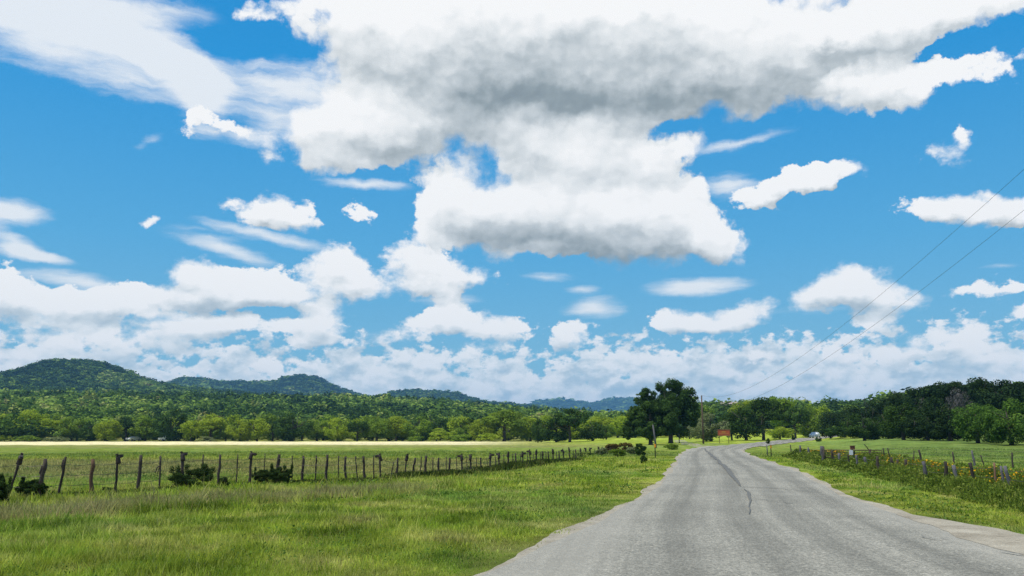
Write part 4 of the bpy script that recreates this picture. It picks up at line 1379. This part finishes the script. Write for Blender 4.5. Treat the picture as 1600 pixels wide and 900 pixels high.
def upole(b, h, rz, lb):
    t = tag(empty("utility_pole", b, rz), lb, 'utility pole')
    mb = MB(); mb.tube([(0, 0, -.5), (0, 0, h * .5), (0, 0, h)], [.17, .14, .11], 10); mb.build('pole', M_POLE, t, True)
    for z in (h - .08, h - 1.3):
        mb = MB(); mb.tube([(0, -.12, z - .08), (0, -.14, z + .02), (0, -.14, z + .12)], [.03, .05, .03], 8); mb.build('insulator', M_CERAM, t, True)
    return t


b1 = at(1094, depth=146)
ph = h_at(618, 146) - b1.z
upole(b1, ph, 0, "wooden utility pole at the bend between the oaks and the pale tree")
# the near pole stands out of the picture to the right
b2 = Vector((14.0, 8.0, 0)); b2.z = float(hz(b2.x, b2.y))
ph2 = 12.2
upole(b2, ph2, 0, "near wooden utility pole beside the right verge")
for k, (dz1, dz2) in enumerate(((0, 0), (-1.2, -1.25))):
    p1 = Vector(b1) + Vector((0, -.14, ph + .05 + dz1)); p2 = b2 + Vector((0, -.14, ph2 + .05 + dz2))
    mb = MB()
    pts = []
    for q in range(41):
        u = q / 40
        p = p1.lerp(p2, u); p.z -= 4 * 3.5 * u * (1 - u)
        pts.append(p)
    mb.tube(pts, [.004 + .009 * (1 - q / 40) for q in range(41)], 5, False)
    o = mb.build("power_line", M_DKPOST)
    tag(o, ["upper power line sagging in from the right to the utility pole", "lower power line sagging in from the right to the utility pole"][k], 'cable', "power lines along the road")

# ------------------------------------------------------------------ far car, trailer and the house on the rise
M_GLASS = mat_plain("dark_glass", (.02, .025, .03), .1, 3, .12)
M_TYRE = mat_plain("tyre_rubber", (.02, .02, .02), .1, 9, .9)
M_CHROME = mat_plain("wheel_metal", (.5, .5, .5), .1, 9, .3, .9)


def car(b, rz, lb, name="parked_car", pick=False):
    t = tag(empty(name, b, rz), lb, 'car' if not pick else 'pickup')
    me = bpy.data.meshes.new('body'); bm = bmesh.new()
    prof = [(-2.2, .35), (-2.25, .8), (-2.1, .98), (-1.0, 1.02), (-.45, 1.42), (.95, 1.45), (1.75, 1.02), (2.2, .92), (2.22, .35)] if not pick else \
           [(-2.6, .45), (-2.62, .95), (-1.3, 1.08), (-.75, 1.7), (.6, 1.72), (.8, 1.08), (2.6, 1.08), (2.6, .45)]
    L = [bm.verts.new((x, -.86 if z < 1.2 else -.66, z)) for x, z in prof]
    Q = [bm.verts.new((x, .86 if z < 1.2 else .66, z)) for x, z in prof]
    bm.faces.new(L); bm.faces.new(Q[::-1])
    for k in range(len(prof)):
        bm.faces.new((L[k], Q[k], Q[(k + 1) % len(prof)], L[(k + 1) % len(prof)]))
    bmesh.ops.recalc_face_normals(bm, faces=bm.faces)
    bmesh.ops.bevel(bm, geom=[e for e in bm.edges], offset=.05, segments=2, affect='EDGES')
    bm.to_mesh(me); bm.free(); me.materials.append(M_WHITE)
    link('body', me, t)
    mb = MB()
    for s_ in (-1, 1):
        y = s_ * .80
        top = 1.38 if not pick else 1.62
        xs = (-.62, -.38, .1, .1, .9, 1.3) if not pick else (-.85, -.62, .0, .0, .5, .62)
        mb.add([(xs[0], y * 1.01, 1.06), (xs[2] - .03, y * 1.01, 1.06), (xs[2] - .03, y * .86, top), (xs[1], y * .86, top)], [(0, 1, 2, 3)])
        mb.add([(xs[3] + .03, y * 1.01, 1.06), (xs[5], y * 1.01, 1.06), (xs[4], y * .86, top), (xs[3] + .03, y * .86, top)], [(0, 1, 2, 3)])
    mb.build('window', M_GLASS, t)
    for x in (-1.4, 1.4):
        for s_ in (-1, 1):
            mb = MB(); mb.tube([(x, s_ * .70, .34), (x, s_ * .90, .34)], .34, 16); w_ = mb.build('wheel', M_TYRE, t, True)
            mb = MB(); mb.tube([(x, s_ * .88, .34), (x, s_ * .915, .34)], .2, 12); mb.build('rim', M_CHROME, w_, True)
    for s_ in (-.6, .6):
        mb = MB(); mb.box((-2.25, s_, .72), (.06, .3, .14)); mb.build('headlight', M_CHROME, t)
    return t


car(at(1266, depth=207), 1.0, "white car coming round the far end of the road")
b = at(271, depth=252)
car(b, .1, "white pickup parked in the shade under the tall left tree", "pickup_truck", True)
b = at(218, depth=254)
car(b, 1.2, "small pale car half hidden below the tree line", "parked_car")

M_STUC = mat_plain("pale_stucco", (.46, .38, .32), .1, 2, .9)
M_ROOF = mat_plain("pale_metal_roof", (.42, .33, .30), .15, 2, .6)
b = at(1139, depth=400); b.z += .2
hs = tag(empty("hillside_house", b, .25), "pink-roofed house half hidden by trees on the rise", 'house')
zt = h_at(628, 400) - b.z
mb = MB(); mb.box((0, 0, (zt - 1.6) / 2), (9, 6, zt - 1.6)); mb.build('wall', M_STUC, hs)
mb = MB()
mb.add([(-5, -3.6, zt - 1.7), (5, -3.6, zt - 1.7), (5, 0, zt), (-5, 0, zt), (-5, 3.6, zt - 1.7), (5, 3.6, zt - 1.7)], [(0, 1, 2, 3), (3, 2, 5, 4), (0, 3, 4), (1, 5, 2), (0, 4, 5, 1)])
mb.build('roof', M_ROOF, hs)
for x in (-2.6, 0, 2.6):
    mb = MB(); mb.box((x, -3.02, zt - 2.9), (1.1, .06, 1.1)); wf = mb.build('window', M_WHITE, hs)
    mb = MB(); mb.box((x, -3.06, zt - 2.9), (.9, .04, .9)); mb.build('pane', M_GLASS, wf)

# ------------------------------------------------------------------ grass, weeds and flowers
def blades(P, h, w, lean, g, curve=.35):
    """P (n,3) feet; two-segment blades"""
    n = len(P)
    a = g.uniform(0, 6.28, n)
    side = np.stack([np.cos(a), np.sin(a), np.zeros(n)], 1) * (w / 2)[:, None]
    la = g.uniform(0, 6.28, n)
    ln = np.stack([np.cos(la), np.sin(la), np.zeros(n)], 1) * (h * lean)[:, None]
    up = np.zeros((n, 3)); up[:, 2] = h
    mid = P + up * .55 + ln * .35
    tip = P + up + ln
    V = np.stack([P - side, P + side, mid + side * .8, mid - side * .8, tip], 1).reshape(-1, 3)
    b = np.arange(n)[:, None] * 5
    quad = b + np.array([[0, 1, 2, 3]])
    tri = b + np.array([[3, 2, 4, 4]])
    return V, quad, tri


def grass_mesh(name, P, h, w, lean, g, mat):
    V, q, t = blades(P, h, w, lean, g)
    n = len(P)
    me = bpy.data.meshes.new(name)
    me.vertices.add(len(V)); me.vertices.foreach_set('co', V.astype(np.float32).ravel())
    idx = np.concatenate([q, t[:, :3]], 1).astype(np.int32).ravel()     # per blade: 4 + 3 loops
    me.loops.add(len(idx)); me.loops.foreach_set('vertex_index', idx)
    ls = (np.arange(n)[:, None] * 7 + np.array([[0, 4]])).ravel().astype(np.int32)
    lt = np.tile(np.array([4, 3], dtype=np.int32), n)
    me.polygons.add(2 * n); me.polygons.foreach_set('loop_start', ls); me.polygons.foreach_set('loop_total', lt)
    me.update(calc_edges=True)
    me.materials.append(mat)
    return link(name, me)


def vnoise(x, y, s, seed=0):
    """cheap smooth value noise"""
    g = np.random.default_rng(seed)
    T = g.random((64, 64))
    u, v = x * s, y * s
    i, j = np.floor(u).astype(int), np.floor(v).astype(int)
    fu, fv = u - i, v - j
    fu, fv = fu * fu * (3 - 2 * fu), fv * fv * (3 - 2 * fv)
    f = lambda a, b: T[a % 64, b % 64]
    return (f(i, j) * (1 - fu) + f(i + 1, j) * fu) * (1 - fv) + (f(i, j + 1) * (1 - fu) + f(i + 1, j + 1) * fu) * fv


def seeds(n, r0, r1, x0, x1, g):
    """points spread evenly per bearing and per log distance"""
    a = np.arctan((g.uniform(x0, x1, n) - 800) / F)
    r = np.exp(g.uniform(math.log(r0), math.log(r1), n))
    return np.sin(a) * r, np.cos(a) * r, r


g = np.random.default_rng(21)
x, y, r = seeds(620000, 8.6, 95, -90, 1700, g)
off, hw = road_off(x, y)
edge = np.abs(off) - hw + .14 * (vnoise(x, y, 1.7, 3) - .5) + .10 * (vnoise(x, y, 6.0, 4) - .5)
# keep off the road and the bare patch
dp = np.full(len(x), 9.0)
for q0, q1 in zip([(8.95, 19.5), (8.75, 16.5), (8.35, 13.6), (8.4, 11.5), (8.8, 9.0)], [(8.75, 16.5), (8.35, 13.6), (8.4, 11.5), (8.8, 9.0), (9.0, 5.0)]):
    q0, q1 = np.array(q0), np.array(q1)
    d = q1 - q0
    t = np.clip(((x - q0[0]) * d[0] + (y - q0[1]) * d[1]) / (d @ d), 0, 1)
    dp = np.minimum(dp, np.hypot(x - q0[0] - t * d[0], y - q0[1] - t * d[1]))
bare = .15 + .70 * ss(-y, -19, -12)
dens = ss(edge, .02, .55) * np.where(off > 0, ss(dp, bare * .8, bare + .45), 1) * (.35 + .65 * ss(vnoise(x, y, .9, 8), .2, .5))
k = (g.random(len(x)) < dens) & (y > 3)
x, y, r, edge, off = x[k], y[k], r[k], edge[k], off[k]
n1, n2, n3 = vnoise(x, y, .35, 1), vnoise(x, y, 1.6, 2), vnoise(x, y, .12, 5)
fl = -(y - (1.25 * x + 32.5))                     # toward the fence from the seed-head band
hgt = .045 + .09 * n1 * n2 * 2 + .03 * n3
hgt *= .35 + .65 * ss(edge, .1, 1.8)
left = off < 0
hgt = np.where(left & (np.abs(fl) < 2.5) & (x < -1), hgt + .10, hgt)
hgt = np.where(left & (edge > 6), hgt * 1.25, hgt)
hgt = np.where(~left, hgt * .8, hgt)
hgt = hgt * g.uniform(.5, 1.35, len(x))
tall = g.random(len(x)) < .04
hgt = np.where(tall & (edge > 1), hgt * 1.9, hgt)
P = np.stack([x, y, hz(x, y) - .01], 1)
wd = np.clip(.0009 * r, .005, .05) * g.uniform(.7, 1.3, len(x))
tag(grass_mesh("grass", P, hgt, wd, g.uniform(.15, .75, len(x)), g, M_GRASS), kind='stuff')

# broad-leaved weeds and darker tufts scattered through the verge
kk = (g.random(len(x)) < .10 * ss(vnoise(x, y, .55, 41), .55, .75)) & (edge > .5)
nb = kk.sum()
PB = P[kk] + np.stack([np.zeros(nb), np.zeros(nb), g.uniform(.02, .16, nb)], 1)


def cards(P, s, g):
    n = len(P)
    nrm = g.normal(size=(n, 3)); nrm[:, 2] = np.abs(nrm[:, 2]) + .4
    nrm /= np.linalg.norm(nrm, axis=1)[:, None]
    t = np.cross(nrm, g.normal(size=(n, 3))); t /= np.linalg.norm(t, axis=1)[:, None]
    b = np.cross(nrm, t)
    s = s[:, None]
    return np.stack([P - t * s, P + b * s * .5, P + t * s, P - b * s * .5], 1).reshape(-1, 3), np.arange(4 * n).reshape(n, 4)


M_BROAD = mat_leaf("verge_weed_leaves", [(.25, (.05, .10, .02)), (.45, (.09, .17, .03)), (.62, (.14, .23, .05)), (.8, (.22, .27, .08))], .25, 1.2, 0, (.1, .1, .02))
V, Fq = cards(PB, np.clip(.0016 * r[kk], .018, .06) * g.uniform(.6, 1.4, nb), g)
tag(link("verge_weeds", np_mesh("verge_weeds", V, Fq, M_BROAD)), kind='stuff')

# rank growth along the foot of the pasture fence
LX = np.array([tuple(w_[0]) for w_ in wire_top])
n = 26000
u = g.uniform(0, len(LX) - 1.001, n); i = u.astype(int); f = (u - i)[:, None]
Q = LX[i] * (1 - f) + LX[i + 1] * f
Q[:, :2] += g.normal(size=(n, 2)) * .28
Q[:, 2] = hz(Q[:, 0], Q[:, 1]) - .01
rr = np.hypot(Q[:, 0], Q[:, 1])
m_dk, gg = newmat("rank_fence_weeds")
pos = gg.n('ShaderNodeNewGeometry').outputs['Position']
rnd = gg.n('ShaderNodeNewGeometry').outputs['Random Per Island']
cc = gg.ramp(gg.m('ADD', gg.m('MULTIPLY', gg.noise(pos, .5, 3), .7), gg.m('MULTIPLY', rnd, .3)), [(.3, (.03, .045, .015)), (.5, (.07, .11, .02)), (.65, (.12, .14, .035)), (.8, (.15, .10, .05))])
finish(gg, gg.n('ShaderNodeBsdfDiffuse', ins={'Color': cc}).outputs[0])
tag(grass_mesh("fence_weeds", Q, g.uniform(.10, .34, n) * (.35 + vnoise(Q[:, 0], Q[:, 1], .5, 9)) * np.where(rr < 36, .55, 1), np.clip(.0014 * rr, .012, .06), g.uniform(.1, .6, n), g, m_dk), kind='stuff')

# flowering weeds along the right-hand fence
n = 150000
t = g.random(n) ** 1.25
A0, A1 = np.array([25.9, 76.0]), np.array([13.6, 17.0])
C = A0 + (A1 - A0) * t[:, None]
lat = g.uniform(-1.6, 6.0, n)
lat = np.where(g.random(n) < .55, g.uniform(-1.7, 1.4, n), lat)
d_ = (A1 - A0) / np.linalg.norm(A1 - A0)
nr = np.array([-d_[1], d_[0]])
if nr[0] < 0: nr = -nr
C = C + nr * lat[:, None]
dz = vnoise(C[:, 0], C[:, 1], .8, 12)
k = g.random(n) < (.12 + .9 * ss(dz, .3, .65)) * (1 - .6 * ss(lat, 1.5, 5)) * (1 - .5 * ss(-lat, .3, 1.6))
C, lat, dz = C[k], lat[k], dz[k]
n = len(C)
zz = hz(C[:, 0], C[:, 1])
hgt = (.14 + .58 * dz ** 1.3) * g.uniform(.45, 1.1, n) * (1 - .5 * ss(lat, 1.4, 4)) * (1 - .6 * ss(-lat, .9, 1.7))
rr = np.hypot(C[:, 0], C[:, 1])
P = np.stack([C[:, 0], C[:, 1], zz - .01], 1)
# the ground between them is bare and brownish
M_WEED = mat_leaf("roadside_weed_leaves", [(.25, (.045, .075, .014)), (.42, (.12, .18, .025)), (.58, (.20, .26, .04)), (.75, (.27, .28, .08))], .28, 1.2, 0, (.1, .1, .02))
V, q_, t_ = blades(P, hgt, np.clip(.0013 * rr, .01, .08), g.uniform(.1, .5, n), g)
wo = grass_mesh("roadside_weeds", P, hgt, np.clip(.0013 * rr, .01, .08), g.uniform(.1, .5, n), g, M_WEED)
tag(wo, kind='stuff')
# leaves on the weeds
kk = g.random(n) < .9
P2 = P[kk] + np.stack([g.normal(0, .07, kk.sum()), g.normal(0, .07, kk.sum()), hgt[kk] * g.uniform(.3, 1, kk.sum())], 1)


def cards(P, s, g):
    n = len(P)
    nrm = g.normal(size=(n, 3)); nrm[:, 2] = np.abs(nrm[:, 2]) + .4
    nrm /= np.linalg.norm(nrm, axis=1)[:, None]
    t = np.cross(nrm, g.normal(size=(n, 3))); t /= np.linalg.norm(t, axis=1)[:, None]
    b = np.cross(nrm, t)
    s = s[:, None]
    return np.stack([P - t * s, P + b * s * .5, P + t * s, P - b * s * .5], 1).reshape(-1, 3), np.arange(4 * n).reshape(n, 4)


V, Fq = cards(P2, np.clip(.0016 * np.hypot(P2[:, 0], P2[:, 1]), .03, .1) * g.uniform(.6, 1.3, len(P2)), g)
tag(link("weed_foliage", np_mesh("weed_foliage", V, Fq, M_WEED)), kind='stuff')
# yellow and orange heads
fp = (vnoise(C[:, 0], C[:, 1], .35, 31) > .42) & (lat > -.4) & (g.random(n) < .10)
P3 = P[fp] + np.stack([g.normal(0, .05, fp.sum()), g.normal(0, .05, fp.sum()), hgt[fp] * 1.02], 1)
V, Fq = cards(P3, np.clip(.0011 * np.hypot(P3[:, 0], P3[:, 1]), .02, .06) * g.uniform(.7, 1.4, len(P3)), g)
m_f, gg = newmat("wildflower_petals")
rnd = gg.n('ShaderNodeNewGeometry').outputs['Random Per Island']
cc = gg.ramp(rnd, [(0, (.62, .20, .01)), (.35, (.70, .36, .01)), (.7, (.62, .42, .02)), (1, (.40, .10, .02))])
finish(gg, gg.n('ShaderNodeBsdfDiffuse', ins={'Color': cc}).outputs[0])
tag(link("wildflowers", np_mesh("wildflowers", V, Fq, m_f)), kind='stuff')

# ------------------------------------------------------------------ the passing cloud that shades the foreground
def build_cloud():
    sh = SUN_DIR * (620 / SUN_DIR.z)
    g = np.random.default_rng(3)
    bm = bmesh.new()
    bmesh.ops.create_icosphere(bm, subdivisions=5, radius=1.0)
    lob = [(g.normal(size=3), g.uniform(.5, 1)) for _ in range(26)]
    for v in bm.verts:
        d = np.array(v.co)
        q = 1.0
        for (c, a) in lob:
            c = c / np.linalg.norm(c)
            q += .16 * a * max(0, 1 - np.linalg.norm(d - c) / .55) ** 1.0
        v.co = Vector(d * q)
    for v in bm.verts:
        z = v.co.z
        v.co = Vector((v.co.x * 185, v.co.y * 108, z * (46 if z > 0 else 12)))
    for f in bm.faces: f.smooth = True
    me = bpy.data.meshes.new("cloud"); bm.to_mesh(me); bm.free()
    m, gg = newmat("cloud_mist")
    pos = gg.n('ShaderNodeTexCoord').outputs['Object']
    n = gg.noise(pos, .018, 4, .6)
    d = gg.n('ShaderNodeBsdfDiffuse', ins={'Color': (.92, .92, .92, 1)})
    t = gg.n('ShaderNodeBsdfTranslucent', ins={'Color': (.92, .92, .92, 1)})
    b = gg.n('ShaderNodeMixShader', ins={0: .5, 1: d.outputs[0], 2: t.outputs[0]})
    tr = gg.n('ShaderNodeBsdfTransparent')
    finish(gg, gg.n('ShaderNodeMixShader', ins={0: gg.smooth(n, .25, .7, .05, CLOUD_OP), 1: tr.outputs[0], 2: b.outputs[0]}).outputs[0])
    me.materials.append(m)
    o = link("cloud", me)
    o.location = Vector((25, 62, 0)) + sh
    tag(o, kind='structure')


CLOUD_OP = .13
build_cloud()

# ------------------------------------------------------------------ haze
HAZE = 0.00013
hb = MB(); hb.box((0, 3000, 131), (13000, 8400, 300))
m = bpy.data.materials.new("haze"); m.use_nodes = True; m.node_tree.nodes.clear()
gg = NT(m.node_tree)
pv = gg.n('ShaderNodeVolumePrincipled', ins={'Color': (.24, .58, .95, 1), 'Density': HAZE, 'Anisotropy': .0})
gg.n('ShaderNodeOutputMaterial', ins={'Volume': pv.outputs[0]})
hz_o = hb.build("haze", m)
tag(hz_o, kind='stuff')
S.cycles.volume_bounces = 0
